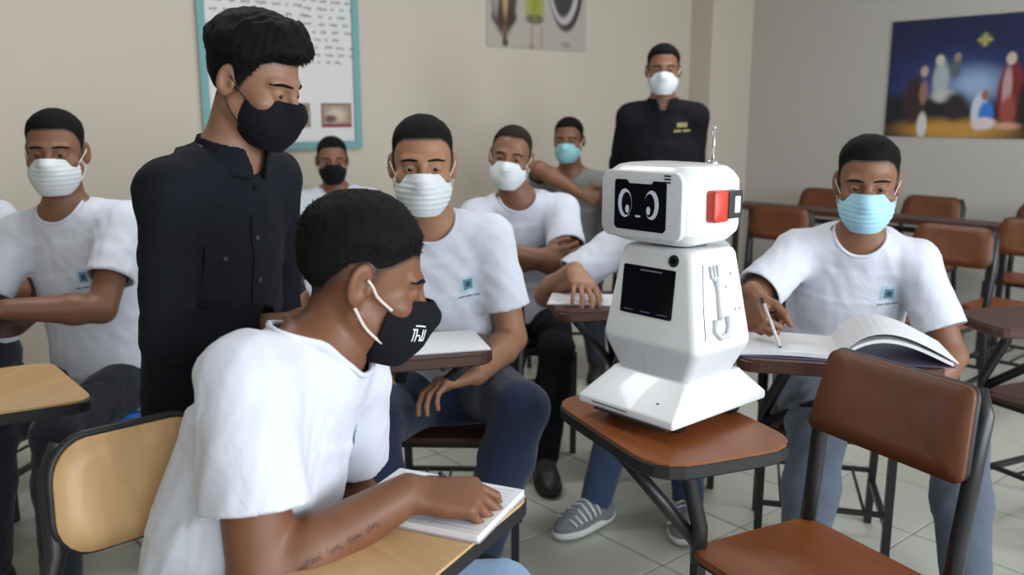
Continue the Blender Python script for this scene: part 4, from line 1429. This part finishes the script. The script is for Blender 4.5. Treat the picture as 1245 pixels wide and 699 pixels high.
face_scr = front_plate(scr, FY + .002, FY + .0055, 'face_screen', blk, bez)
def ellp(x, z, a, b, n=24): return [(x + a * math.cos(2 * PI * k / n), z + b * math.sin(2 * PI * k / n)) for k in range(n)]
lum = plain('screen_eye_white', (.62, .64, .72, 1), .4)
def emit(name, col, e):
    if name in MATS: return MATS[name]
    m_, nt, b = new_mat(name); b.inputs['Base Color'].default_value = col; b.inputs['Emission Color'].default_value = col; b.inputs['Emission Strength'].default_value = e
    b.inputs['Roughness'].default_value = .4
    MATS[name] = m_; return m_
lum = emit('screen_glow_white', (.46, .49, .58, 1), .22)
for sx in (-1, 1):
    ex = sx * .036 - .004
    front_plate(ellp(ex, hzc + .002, .0185, .030), FY + .0055, FY + .0060, 'screen_eye', lum, bez)
    front_plate(ellp(ex - sx * .0050, hzc + .001, .0135, .024), FY + .0060, FY + .0064, 'screen_pupil', blk, bez)
    front_plate(ellp(ex - sx * .0075 , hzc - .010, .0052, .0085), FY + .0064, FY + .0068, 'screen_eye_glint', lum, bez)
front_plate(rrect(.014, .004, .0018, 3, -.004, hzc - .0235), FY + .0055, FY + .0060, 'screen_mouth', lum, bez)
for k in range(3): front_plate(rrect(.017, .0034, .001, 2, .070, hzc + .063 - .0065 * k + .0), FY + .0035, FY + .0047, 'speaker_slot', dk, bez)
# red and black button box on the robot's side that faces the camera (-x)
hx = -.125 + HX
red = plain('robot_red_plastic', srgb(196, 60, 44), .35)
m = MB(); ring_loft(m, [(0, .046, .060, .008, 0), (.018, .046, .060, .008, 0), (.022, .040, .054, .008, 0)])
def side_place(o, y, z, x):
    o.rotation_euler = (0, -PI / 2, 0); o.location = (x, y, z)
def side_mesh(name, polyYZ, x0, x1, mat, parent):
    """extruded polygon on the -x side: poly in (y, z)"""
    n = len(polyYZ)
    V = [(x0, a, b) for a, b in polyYZ] + [(x1, a, b) for a, b in polyYZ]
    mm = MB(); mm.add(V, [tuple(range(n)), tuple(range(2 * n - 1, n - 1, -1))] + [(i, n + i, n + (i + 1) % n, (i + 1) % n) for i in range(n)])
    o = mm.build(name, mat, parent)
    bm = bmesh.new(); bm.from_mesh(o.data); bmesh.ops.recalc_face_normals(bm, faces=bm.faces[:]); bm.to_mesh(o.data); bm.free()
    return o
bx_ = bevel(side_mesh('alarm_button', rrect(.050, .064, .008, 4, HY + .018, hzc + .002), hx + .006, hx - .020, red, robot), .003)
side_mesh('button_holder', rrect(.046, .056, .004, 3, HY - .024, hzc + .004), hx + .006, hx - .022, dk, bx_)
side_mesh('button_label', rrect(.018, .034, .003, 3, HY - .030, hzc + .004), hx - .021, hx - .0232, wp, bx_)
m = MB(); m.tube([(-.066 + HX, HY - .052, HZ + .160), (-.066 + HX, HY - .052, HZ + .172)], .012, 14); m.tube([(-.066 + HX, HY - .052, HZ + .172), (-.066 + HX, HY - .052, HZ + .238)], .0035, 10); m.tube([(-.066 + HX, HY - .052, HZ + .236), (-.066 + HX, HY - .052, HZ + .243)], .0052, 10); m.build('antenna', plain('antenna_chrome', (.6, .6, .62, 1), .25, metal=.9), robot)
FX = 0.0
# chest: screen, camera, seam
tilt = math.atan((.198 - .160) / 2 / .18)
zc_ = .286
fy_ = YO + .099 - (zc_ - .186) * math.tan(tilt)
chest = front_plate(rrect(.140, .104, .004, 3, -.010, zc_), fy_ - .004, fy_ + .0022, 'chest_screen', blk, robot, tilt, zc_)
front_plate(rrect(.060, .003, .001, 2, -.004, zc_ + .044), fy_ + .002, fy_ + .0027, 'screen_text', emit('screen_dim', (.12, .13, .16, 1), .25), chest, tilt, zc_)
for k in range(3): front_plate(rrect(.026, .003, .001, 2, -.056 + .046 * k, zc_ - .044), fy_ + .002, fy_ + .0027, 'screen_text', emit('screen_dim2', (.05, .06, .12, 1), .25), chest, tilt, zc_)
cm = front_plate(ellp(.052, .358, .0125, .0125), fy_ - .008, fy_ + .0030, 'camera_lens', dk, robot, tilt, zc_)
front_plate(ellp(.052, .358, .006, .006), fy_ + .0020, fy_ + .0038, 'lens_glass', blk, cm, tilt, zc_)
for nm, x, z in (('screw', -.098, .122), ('screw', .075, .066)):
    front_plate(ellp(x * (.94 if z < .1 else .9), z, .0035, .0035, 12), (.155 if z < .1 else .080) - .03, (.139 if z < .1 else .0805), nm, dk, robot)
front_plate([(-.012, .112), (-.010, .112), (-.012, .170), (-.014, .170)], .05, .087, 'body_seam', plain('robot_seam', (.42, .43, .46, 1), .5), robot, -math.atan(.011 / .06), .14)
# embossed little arm with a fork-like hand on the side
em = plain('robot_emboss', (.56, .57, .59, 1), .35)
tl = math.atan((.260 - .198) / 2 / .18)
def sidept(y, z, o=.0): return (-(.130 - (z - .186) * math.tan(tl)) - o, YO + y, z)
arm_ = MB(); arm_.tube([sidept(.014, .235, .003), sidept(.012, .265, .004), sidept(.010, .295, .004), sidept(.016, .318, .004)], .0062, 8)
side_arm = arm_.build('side_arm', em, robot)
for k, dy in enumerate((.028, .017, .006)):
    m = MB(); m.tube([sidept(.016, .316, .004), sidept(dy, .326, .004), sidept(dy + .001, .348, .003)], .0038, 7); m.build('tine', em, side_arm)
m = MB(); m.tube([sidept(.030, .238, .003), sidept(.034, .214, .004), sidept(.020, .200, .005), sidept(-.004, .202, .005), sidept(-.014, .220, .005), sidept(-.010, .240, .004)], .0062, 8); m.build('side_hook', em, robot)
m = MB(); m.tube([sidept(.066, .20, -.001), sidept(.062, .27, -.001), sidept(.050, .352, -.001)], .0018, 6); m.build('panel_seam', dk, robot)
for yy, zz in ((-.04, .325), (-.06, .25), (-.045, .25), (-.02, .30)):
    m = MB(); m.tube([sidept(yy, zz, -.002), sidept(yy, zz, .0012)], .003, 8); m.build('screw', plain('screw_grey', (.4, .4, .42, 1), .4, metal=.5), robot)

# ------------------------------------------------------------------ the people
tee = cloth('tee_white_cotton', (.62, .64, .72, 1), fold=.3)
tee_grey = cloth('tee_grey_cotton', (.24, .24, .235, 1), fold=.22)
shirt_black = cloth('shirt_black_cotton', (.0065, .0075, .012, 1), fold=.35, var=.2, sheen=0)
polo_black = cloth('polo_black_cotton', (.006, .006, .009, 1), fold=.3, var=.2, sheen=0)
jean_dark = cloth('jeans_dark_blue', (.020, .030, .065, 1), fold=.3, var=.25, weave=500)
jean_mid = cloth('jeans_mid_blue', (.035, .055, .11, 1), fold=.3, var=.25, weave=500)
jean_grey = cloth('jeans_grey_blue', (.085, .10, .135, 1), fold=.3, var=.25, weave=500)
jean_light = cloth('jeans_light_blue', (.20, .30, .44, 1), fold=.3, var=.2, weave=500)
trs_black = cloth('trousers_black', (.006, .006, .009, 1), fold=.3, var=.2, sheen=0)
trs_slate = cloth('trousers_slate', (.020, .023, .034, 1), fold=.3, var=.2)
mk_white = cloth('mask_white', (.64, .68, .70, 1), fold=.08, weave=700, sheen=0)
mk_black = cloth('mask_black', (.006, .006, .009, 1), fold=.1, weave=700, sheen=0)
mk_cyan = cloth('mask_cyan', (.28, .56, .60, 1), fold=.08, weave=700, sheen=0)
mk_blue = cloth('mask_light_blue', (.36, .62, .76, 1), fold=.08, weave=700, sheen=0)
MW = lambda **k: dict(mat=mk_white, label='white pleated face mask', **k)

P1 = dict(skin='tan', scale=.97, hip=(-.645, 1.88, .785), neck=(-.585, 1.84, 1.288), yaw=-26, yaw_hip=-30, shw=.152, armr=.8, slouch=.03,
    head=(-.512, 1.825, 1.438), hyaw=-18, hpitch=20, hs=.97, gaze=(0, -20), h=.007, hh=.0028, hhand=.004,
    armR=dict(w=(-.425, 1.60, .995), pole=(-.35, -.2, -1), f=(.9, .15, -.05), n=(0, .6, -.6), pose='rest'),
    armL=dict(w=(-.53, 2.03, .76), pole=(-.3, 1, 0), f=(.1, 0, -1), n=(-.5, -.3, 0), pose='rest', vis=False),
    legR=dict(a=(-.74, 1.84, .09), pole=(.7, -.7, 0)), legL=dict(a=(-.58, 1.98, .09), pole=(.7, -.7, 0)),
    hair=dict(top=.032, front=.018, side=.010, t0=.02, t1=.08, tufts=2600, len=.012, comb=(0, .75, .0), stand=.12, taper=.036, zl=[.060, .058, .046, .012, -.026, .016, .012, -.034, -.068, -.076]),
    mask=dict(mat=mk_black, label='black cloth face mask', pleat=.0004, full=.004, bot=-.122, loop_mat=plain('elastic_black', (.01, .01, .01, 1), .8)),
    shirt=dict(mat=shirt_black, name='button_shirt', sleeve=1.90, loose=.004, r0=.060, r1=.059, cuff=.74, fold=.006, seed=4, h=.0065, nup=.02, rib=False, hem=-.25, neckv=.075),
    trousers=dict(mat=trs_black, seated=False))
make_person('person', 'standing man in a black button shirt and black mask looking down', P1)

P2 = dict(skin='deep', scale=1.03, armr=1.12, neckr=.94, hip=(-.465, 1.37, .55), neck=(-.315, 1.47, .990), yaw=-12, yaw_hip=0, slouch=.045, shR=(-.03, 0, 0),
    head=(-.256, 1.505, 1.100), hyaw=18, hpitch=18, hs=1.05, gaze=(0, 0), h=.006, hh=.0027, hhand=.0028,
    armR=dict(w=(-.168, 1.340, .777), pole=(-.7, -.6, -.8), f=(.95, .12, -.12), n=(-.05, .30, -1), pose='pen', spread=4, hsc=1.06),
    armL=dict(w=(-.22, 1.50, .62), pole=(-.3, .6, -.6), vis=False),
    legR=dict(a=(-.12, 1.33, .09)), legL=dict(a=(-.05, 1.58, .09)),
    hair=dict(top=.019, front=-.007, side=.007, t0=.02, t1=.085, tufts=2600, len=.010, comb=(0, .6, .05), stand=.2, taper=.048, tz=.02, zl=[.056, .054, .042, .030, .022, .028, .020, -.002, -.036, -.052], zf=[.066, .064, .050, .020, -.022, .010, .0, -.035, -.062, -.066], fw=.055),
    mask=dict(mat=mk_black, label='black face mask with white lettering and pale elastic', pleat=.0002, full=.010, bot=-.125, side=.034, loop=.0030, loop_mat=plain('elastic_cream', (.62, .55, .48, 1), .7)),
    shirt=dict(mat=tee, name='tee_shirt', sleeve=.66, loose=.014, r0=.072, r1=.082, fold=.006, yoke=.054, nfwd=.016, nup=.026, neckhole=.082, nk=1.10, npl=.008, seed=11, h=.0058, belly=.01, hem=-.16),
    trousers=dict(mat=jean_light))
make_person('person', 'man in a white tee and black lettered mask writing in the foreground', P2)

P3 = dict(skin='brown', scale=1.0, hip=(-1.29, 2.77, .55), neck=(-1.36, 2.70, 1.085), yaw=268, yaw_hip=262, slouch=.04,
    head=(-1.352, 2.66, 1.262), hyaw=284, hpitch=2, hs=1.0, h=.008, hh=.0038, hhand=.005,
    armR=dict(w=(-1.47, 2.42, .86), pole=(-.8, .2, -1), f=(-.2, -1, -.2), pose='rest'),
    armL=dict(w=(-1.40, 2.40, .845), pole=(.9, .2, -.8), f=(-.8, -.5, -.15), n=(0, 0, -1), pose='rest'),
    legR=dict(a=(-1.50, 2.35, .09)), legL=dict(a=(-1.27, 2.30, .09)),
    hair=dict(top=0.011, side=0.0022, front=-.003, t0=.035, t1=.095, tufts=1400, len=.007, tz=.03, taper=.050, zl=[.068, .066, .056, .034, -.010, .028, .022, -.018, -.052, -.060], zf=[.066, .064, .050, .024, -.018, .012, .004, -.034, -.060, -.066], fw=.045),
    mask=MW(full=.004), shirt=dict(mat=tee, name='tee_shirt', loose=.012, seed=21, fold=.006, r1=.074, belly=.01, hem=-.20),
    trousers=dict(mat=trs_slate))
make_person('person', 'seated man in white tee and white mask at the left, beside the black shirt', P3)

P4 = dict(skin='brown', hip=(-1.92, 3.02, .55), neck=(-1.93, 2.98, 1.07), yaw=285, yaw_hip=275, head=(-1.93, 2.94, 1.24), hyaw=300, h=.009, hh=.006, hhand=.006,
    armR=dict(w=(-2.05, 2.66, .80), pole=(-.8, .2, -1)), armL=dict(w=(-1.72, 2.66, .80), pole=(.8, .2, -1)),
    legR=dict(a=(-2.02, 2.55, .09)), legL=dict(a=(-1.82, 2.55, .09)), hair=dict(top=.010, side=.003, tufts=200),
    mask=MW(), shirt=dict(mat=tee, name='tee_shirt', seed=31, h=.009), trousers=dict(mat=trs_slate, h=.012))
make_person('person', 'sitter of whom only a white sleeve shows at the left edge', P4)

P5 = dict(skin='brown', scale=.97, hip=(-.90, 4.62, .52), neck=(-.90, 4.55, .985), yaw=280, yaw_hip=275, slouch=.05, head=(-.905, 4.51, 1.142), hyaw=284, hpitch=4, h=.009, hh=.005, hhand=.006,
    armR=dict(w=(-1.175, 4.30, .90), pole=(-.3, -.2, -1), f=(-.05, -.2, 1), n=(.3, .9, 0), pose='rest'), armL=dict(w=(-.78, 4.30, .72), pole=(.8, .2, -1)),
    legR=dict(a=(-1.02, 4.15, .09)), legL=dict(a=(-.76, 4.15, .09)), hair=dict(top=.010, side=.003, tufts=300),
    mask=dict(mat=mk_black, label='black face mask', pleat=.0003, loop_mat=plain('elastic_black', (.01, .01, .01, 1), .8)), shirt=dict(mat=tee, name='tee_shirt', seed=41, h=.009, loose=.01), trousers=dict(mat=trs_slate, h=.012))
make_person('person', 'seated man in white tee and black mask against the bulletin board wall', P5)

P6 = dict(skin='warm', scale=1.04, hip=(-.19, 2.64, .55), neck=(-.232, 2.50, 1.065), yaw=276, yaw_hip=272, slouch=.04, head=(-.243, 2.44, 1.238), hyaw=276, hpitch=3, hs=1.03, h=.007, hh=.0032, hhand=.0045, bulk=1.02, neckr=1.06, shw=.160,
    armR=dict(w=(-.42, 2.45, .66), pole=(-.9, .1, -.8), f=(.5, -.8, -.1)), armL=dict(w=(-.095, 2.29, .690), pole=(.40, .35, -1), f=(-.9, -.4, -.1), n=(0, -.2, -1), pose='rest'),
    legR=dict(a=(-.33, 2.20, .14), pole=(-.2, -.7, .8)), legL=dict(a=(-.085, 2.27, .20), pole=(.35, -.7, .8)),
    hair=dict(top=0.009, side=0.0018, front=-.003, t0=.035, t1=.095, tufts=1400, len=.007, tz=.03, taper=.050, zl=[.068, .066, .056, .034, -.010, .028, .022, -.018, -.052, -.060], zf=[.066, .064, .050, .024, -.018, .012, .004, -.034, -.060, -.066], fw=.045),
    mask=MW(full=.002), shirt=dict(mat=tee, name='tee_shirt', seed=51, fold=.006, loose=.012, r0=.062, r1=.074, h=.0065, sleeve=.70, hem=.14),
    trousers=dict(mat=jean_dark, r=1.08))
make_person('person', 'broad man in white tee and white mask seated behind the writing man', P6)

P7 = dict(skin='brown', scale=1.0, hip=(.06, 3.62, .54), neck=(.025, 3.46, 1.045), yaw=270, yaw_hip=275, slouch=.03, head=(-.005, 3.41, 1.212), hyaw=264, hroll=8, hpitch=2, h=.008, hh=.004, hhand=.005, bulk=1.04,
    armR=dict(w=(.10, 3.24, .85), pole=(-.95, -.1, -.6), f=(1, .1, .1), n=(0, 1, 0)), armL=dict(w=(-.015, 3.21, .885), pole=(.95, -.1, -.6), f=(-1, .1, -.05), n=(0, 1, 0), pose='rest'),
    legR=dict(a=(-.07, 3.15, .09)), legL=dict(a=(.125, 3.20, .09), pole=(.1, -1, .6)),
    hair=dict(top=.007, side=.0025, tufts=500, len=.006, col='brown', zl=[.080, .078, .066, .040, -.008, .032, .028, -.014, -.052, -.06]),
    mask=MW(full=.006), shirt=dict(mat=tee, name='tee_shirt', seed=61, fold=.006, loose=.016, r1=.078, h=.0075), trousers=dict(mat=trs_black))
make_person('person', 'man in white tee and white mask sitting with folded arms', P7)

P8 = dict(skin='brown', scale=1.0, hip=(.34, 4.98, .52), neck=(.325, 4.87, 1.055), yaw=258, yaw_hip=262, head=(.303, 4.82, 1.232), hyaw=256, hpitch=2, h=.009, hh=.005, hhand=.006,
    armR=dict(w=(.345, 4.60, .975), pole=(-1, -.35, .75), f=(1, .1, -.35), n=(0, 1, 0)), armL=dict(w=(.50, 4.62, .72), pole=(.9, .2, -.8)),
    legR=dict(a=(.22, 4.52, .09)), legL=dict(a=(.45, 4.52, .09)), hair=dict(top=.010, side=.004, tufts=300),
    mask=dict(mat=mk_cyan, label='cyan face mask', full=.003), shirt=dict(mat=tee_grey, name='tee_shirt', seed=71, h=.009), trousers=dict(mat=trs_slate, h=.012))
make_person('person', 'seated man in a grey tee and cyan mask at the back, one elbow raised', P8)

P9 = dict(skin='warm', scale=1.0, hip=(.58, 3.26, .53), neck=(.50, 2.98, .955), yaw=252, yaw_hip=256, slouch=.05, head=(.535, 2.86, 1.045), hyaw=262, hpitch=45, h=.008, hh=.005, hhand=.0042,
    armR=dict(w=(.200, 2.80, .885), pole=(-.6, .5, -.6), f=(.22, -.9, -.30), n=(0, -.35, -1), pose='spread', spread=9), armL=dict(w=(.52, 2.72, .82), pole=(.8, .2, -.8), vis=False),
    legR=dict(a=(.285, 2.82, .09), yaw=222, pole=(-.1, -1, .6)), legL=dict(a=(.60, 2.83, .09), yaw=252), hair=dict(top=.012, side=.004, tufts=300),
    mask=MW(), shirt=dict(mat=tee, name='tee_shirt', seed=81, h=.0075, r1=.076, sleeve=.62), trousers=dict(mat=jean_mid, shoe='sneaker'))
make_person('person', 'sitter hidden by the robot, with one bare forearm, blue jeans and grey sneakers showing', P9)

P10 = dict(skin='brown', scale=1.0, hip=(.745, 4.46, .92), neck=(.735, 4.42, 1.415), yaw=264, yaw_hip=264, head=(.727, 4.39, 1.578), hyaw=262, hpitch=2, shw=.155, armr=.8, h=.009, hh=.0045, hhand=.006,
    armR=dict(w=(.60, 4.56, .88), pole=(-.3, 1, 0), vis=False), armL=dict(w=(.90, 4.55, .88), pole=(.3, 1, 0), vis=False),
    legR=dict(a=(.64, 4.48, .09), pole=(0, -1, 0)), legL=dict(a=(.85, 4.48, .09), pole=(0, -1, 0)), hair=dict(top=.012, side=.004, tufts=400),
    mask=dict(mat=mk_white, label='white cup-shaped face mask', pleat=.0002, full=.008), shirt=dict(mat=polo_black, name='polo_shirt', seed=91, h=.0085, sleeve=1.75, cuff=.72, rib=False, neckv=.05, loose=.02, r0=.07, r1=.07), trousers=dict(mat=trs_black, seated=False, h=.012))
make_person('person', 'man in a black polo and white mask standing at the back behind the robot', P10)

P11 = dict(skin='brown', scale=1.0, hip=(1.03, 2.72, .53), neck=(1.015, 2.58, 1.015), yaw=254, yaw_hip=258, slouch=.05, head=(1.005, 2.52, 1.182), hyaw=250, hpitch=6, hs=1.04, h=.007, hh=.0032, hhand=.0042, bulk=1.0, shw=.165,
    armR=dict(w=(.625, 2.27, .920), pole=(-.6, .5, -1), f=(.02, -.55, -.55), n=(.80, .1, -.4), pose='fist'), armL=dict(w=(1.08, 2.28, .62), pole=(.9, .1, -.7), f=(-.6, -.7, -.2)),
    legR=dict(a=(.80, 2.27, .09), pole=(-.2, -1, .7)), legL=dict(a=(1.22, 2.17, .09), pole=(.25, -1, .6)),
    hair=dict(top=0.013, side=0.0025, front=-.003, t0=.035, t1=.095, tufts=1400, len=.007, tz=.03, taper=.050, zl=[.068, .066, .056, .034, -.010, .028, .022, -.018, -.052, -.060], zf=[.066, .064, .050, .024, -.018, .012, .004, -.034, -.060, -.066], fw=.045),
    mask=dict(mat=mk_blue, label='light blue pleated face mask', full=.003), shirt=dict(mat=tee, name='tee_shirt', seed=101, fold=.006, loose=.014, r0=.064, r1=.076, h=.0065, sleeve=.72), trousers=dict(mat=jean_grey, r=1.15))
make_person('person', 'man in white tee and light blue mask sitting at an open book on the right', P11)

# chest prints on the tee shirts
for sp, x, y in ((P2, .085, .16), (P3, .045, .20), (P6, .085, .17), (P7, .08, .19), (P11, .10, .15)): chest_logo(sp, x, y)
chest_logo(P10, .09, .10, 1.0, 'polo')

# collars, placket, pocket and buttons
def collar(sp, mat):
    shirt, sb, neck, A, R, Fw, root, hip, L, sh, arms, ends = sp['_shirt']
    H, HM, hc, hs, bv = sp['_head']
    up = unit(unit(H(0, -.02, -.05) - neck) * .5 + A * .5)
    K = Field(); c0 = neck + Fw * .012 - A * .002
    K.add(p_cap(c0 - up * .01, c0 + up * .040, .082, .073)); K.sub(p_cap(c0 - up * .08, c0 + up * .12, .074, .063), .003)
    def keep(x, y, z):
        t = (x - c0[0]) * up[0] + (y - c0[1]) * up[1] + (z - c0[2]) * up[2]
        f = (x - c0[0]) * Fw[0] + (y - c0[1]) * Fw[1] + (z - c0[2]) * Fw[2]
        r = np.abs((x - c0[0]) * R[0] + (y - c0[1]) * R[1] + (z - c0[2]) * R[2])
        return np.minimum(np.minimum(.040 - t, t + .02), np.maximum(r - .018 - .4 * np.maximum(t, 0), .02 - f))
    V, F = _cap_mesh(K, keep, .004)
    mesh_np('collar', V, F, mat, shirt)
collar(P1, shirt_black); collar(P10, polo_black)
def on_shirt(sp, name, mat, x0, x1, y0, y1, nx, ny, off, parent=None):
    """patch on the chest: x towards the wearer's left, y down from the neck"""
    shirt, sb, neck, A, R, Fw, root, hip, L, sh, arms, ends = sp['_shirt']
    r = project_grid(sb, neck + Fw * .35, -R, -A, -Fw, x0, x1, y0, y1, nx, ny, off)
    if not r: return None
    V = np.array([tuple(v) for v in r[0]]); F = np.array(r[1])[:, ::-1]
    return mesh_np(name, V, F, mat, shirt)
on_shirt(P1, 'placket', shirt_black, -.016, .016, .10, .30, 3, 18, .003)
btn = plain('button_dark', (.05, .052, .06, 1), .25)
for k in range(3):
    on_shirt(P1, 'button', btn, -.005, .005, .145 + .088 * k, .155 + .088 * k, 2, 2, .0055)
on_shirt(P1, 'pocket', shirt_black, -.120, -.045, .160, .235, 6, 8, .0028)
on_shirt(P1, 'pocket_flap', shirt_black, -.123, -.042, .155, .192, 6, 4, .0052)
on_shirt(P1, 'button', btn, -.087, -.079, .178, .186, 2, 2, .0075)

# lettering on the black mask: flat glyph strokes thrown onto the mask's side
def mask_text(sp):
    mo, Vk, Fk = sp['_mask']; H, HM, hc, hs, bv = sp['_head']
    mb = BVHTree.FromPolygons([Vector(v) for v in Vk], [tuple(f) for f in Fk])
    white = plain('mask_lettering_white', (.75, .75, .75, 1), .7)
    d = -unit(HM @ npv((.80, .60, 0)))             # looking at the wearer's right front
    right = unit(HM @ npv((-.60, .80, 0))); up = HM[:, 2]
    org = H(.030, .095, -.062) - d * .12
    S = [('T', [(0, 1, 1, 1), (.5, 1, .5, 0)], 0), ('I', [(.2, 0, .2, 1)], 1.25), ('-', [(0, .5, .7, .5)], 1.85), ('J', [(.7, 1, .7, .1), (.7, .08, .1, .08), (.08, .06, .08, .35)], 2.8), ('J', [(.7, 1, .7, .1), (.7, .08, .2, .08)], 3.55)]
    g = .0078; hgt = .020; x0 = -.0185
    def stroke(xa, ya, xb, yb, w):
        a = Vector((xa, ya)); b = Vector((xb, yb)); t = (b - a).normalized(); n = Vector((-t.y, t.x)) * w / 2; a = a - t * w / 2; b = b + t * w / 2
        V = []
        N = 5
        for i in range(N + 1):
            c = a.lerp(b, i / N)
            for s in (-1, 1):
                q = c + n * s
                p = Vector(org) + Vector(right) * q.x + Vector(up) * q.y
                hit = mb.ray_cast(p, Vector(d))
                if hit[0] is None: return
                V.append(tuple(hit[0] - Vector(d) * .0012))
        F = [(2 * i, 2 * i + 2, 2 * i + 3, 2 * i + 1) for i in range(N)]
        mesh_np('mask_lettering', np.array(V), np.array(F), white, mo)
    for ch, st, ox in S:
        for xa, ya, xb, yb in st:
            stroke(x0 + (ox + xa) * g, -.010 + ya * hgt, x0 + (ox + xb) * g, -.010 + yb * hgt, .0026)
    stroke(-.012, .0165, .012, .0165, .0022)
mask_text(P2)
# faded tattoo script along the forearm
def tattoo(sp):
    VA, FA = sp['_bodyVF']
    bv = BVHTree.FromPolygons([Vector(v) for v in VA], [tuple(f) for f in FA])
    sh, E, Wr = sp['_shirt'][10]['R']
    ink = plain('tattoo_ink', (.022, .014, .012, 1), .6)
    d = npv((-.15, .87, -.46)); d = d / np.linalg.norm(d)
    ax = unit(Wr - E); up = unit(np.cross(ax, d)); up = up if up[2] > 0 else -up
    org = E + ax * .055 - d * .12 - up * .020
    r = np.random.RandomState(4)
    x = 0.0; V = []; F = []
    while x < .135:
        n = r.randint(3, 6)
        pts = []
        for k in range(n * 5):
            pts.append((x + k * .0016, .0045 * math.sin(k * 2.2 + r.uniform(-.5, .5)) + (.004 if r.rand() < .15 else 0)))
        for (xa, ya), (xb, yb) in zip(pts[:-1], pts[1:]):
            q = []
            for xx, yy, s in ((xa, ya, -1), (xb, yb, -1), (xb, yb, 1), (xa, ya, 1)):
                p = org + ax * xx + up * (yy + s * .0013)
                hit = bv.ray_cast(Vector(p), Vector(d))
                if hit[0] is None: q = None; break
                q.append(tuple(hit[0] - Vector(d) * .0006))
            if q: k0 = len(V); V += q; F.append((k0, k0 + 1, k0 + 2, k0 + 3))
        x += n * 5 * .0016 + .008
    if V: mesh_np('tattoo', np.array(V), np.array(F), ink, sp['_root'])
tattoo(P2)

# ------------------------------------------------------------------ books and papers
paper = plain('paper_white', (.72, .72, .74, 1), .7, var=.03, scale=8)
ink = plain('ruled_ink', (.25, .28, .42, 1), .7)
def notebook(label, x, y, z, deg, w, d, t=.010, cat='notebook', name='notebook', lines=True, cover=None):
    r = thing(name, label, cat, (x, y, z), math.radians(deg))
    m = MB(); m.prism(rrect(w + .004, d + .004, .004, 2), 0.0002, .0014); m.build('cover', cover or plain('cover_pale', (.45, .44, .45, 1), .6), r)
    m = MB(); m.prism(rrect(w, d, .003, 2), .0014, t, .0012); pg = m.build('pages', paper, r)
    if lines:
        m = MB()
        for k in range(int(d / .012) - 1):
            yy = -d / 2 + .016 + k * .012
            m.box((0, yy, t + .0002), (w * .88, .0007, .0003))
        m.box((-w * .14, 0, t + .0002), (.0008, d * .9, .0003))
        o = m.build('ruling', ink, pg); o['kind'] = 'stuff'
    return r
notebook('open white notebook under the writing hand in the foreground', -.130, 1.415, TZ + .002, 157, .25, .19, .012)
notebook('white paper pad on the dark tablet of the middle sitter', -.20, 2.23, .792, 195, .25, .20, .006, lines=False)
notebook('white paper under the fingers of the sitter hidden by the robot', .24, 2.77, .792, 172, .24, .16, .006, lines=False)
notebook('white paper on the tablet of the black-masked man at the back', -1.06, 4.26, .742, 170, .20, .26, .006, lines=False)
def open_book(label, x, y, z, deg):
    r = thing('open_book', label, 'book', (x, y, z), math.radians(deg))
    # right block lies flat; left block arches up from the spine and its leaves curl over
    def leaf(prof, y0, y1, t):
        V = []; n = len(prof)
        for yy in (y0, y1):
            V += [(a, yy, b) for a, b in prof] + [(a, yy, b + t) for a, b in prof]
        F = []
        for i in range(n - 1):
            F += [(n + i, n + i + 1, 3 * n + i + 1, 3 * n + i), (i, 2 * n + i, 2 * n + i + 1, i + 1), (i, i + 1, n + i + 1, n + i), (2 * n + i, 3 * n + i, 3 * n + i + 1, 2 * n + i + 1)]
        F += [(0, n, 3 * n, 2 * n), (n - 1, 3 * n - 1, 4 * n - 1, 2 * n - 1)]
        mm = MB(); mm.add(V, F, False); return mm
    flat = [(-.235 + .235 * i / 8, .0015 + .004 * math.sin(PI * i / 8)) for i in range(9)]
    leaf(flat, -.10, .10, .010).build('page_block', paper, r)
    arch = [(.0 + .25 * i / 14, .003 + .052 * math.sin(PI * min(1, (i / 14) ** .8)) * (1 - .15 * i / 14)) for i in range(15)]
    o = leaf(arch, -.105, .105, .008); o.build('page_block', paper, r)
    arch2 = [(.0 + .262 * i / 14, .010 + .066 * math.sin(PI * min(1, (i / 14) ** .72)) * (1 - .1 * i / 14)) for i in range(15)]
    leaf(arch2, -.107, .107, .0012).build('page', paper, r)
    m = MB(); m.prism(rrect(.50, .22, .004, 2, .005, 0), 0.0002, .0018); m.build('cover', plain('cover_violet_grey', (.10, .09, .16, 1), .5), r)
    return r
open_book('open book with curling pages in front of the blue-masked man', .815, 2.165, .792, -13)
# pen in the fist of the reader and the blue pouch on the chair at the left
def pen(label, a, b, col, name='pen'):
    a = Vector(a); b = Vector(b)
    r = thing(name, label, 'pen', tuple(a))
    d = (b - a)
    m = MB(); m.tube([d * .08, d * .9], .0042, 10); m.build('barrel', plain('pen_' + name + label[:6], col, .35), r)
    m = MB(); m.tube([d * 0, d * .08], [.0008, .004], 10); m.build('tip', dk, r)
    m = MB(); m.tube([d * .88, d], [.0046, .004], 10); m.build('cap', dk, r)
pen('dark pen held by the foreground writer', (-.055, 1.345, .736), (-.120, 1.375, .800), (.02, .02, .03, 1))
pen('pale pen in the fist of the blue-masked man', (.668, 2.130, .800), (.633, 2.205, .92), (.5, .5, .5, 1))
pc = thing('pencil_pouch', 'small bright blue pouch lying on the chair at the left', 'pouch', (-1.118, 2.585, .457), math.radians(8))
m = MB(); ring_loft(m, [(.0, .17, .05, .02, 0), (.006, .18, .058, .024, 0), (.020, .18, .058, .024, 0), (.026, .165, .045, .02, 0)]); m.build('body', plain('pouch_blue', srgb(40, 110, 190), .5), pc)
m = MB(); m.box((0, 0, .027), (.14, .006, .003)); m.build('zip', dk, pc)
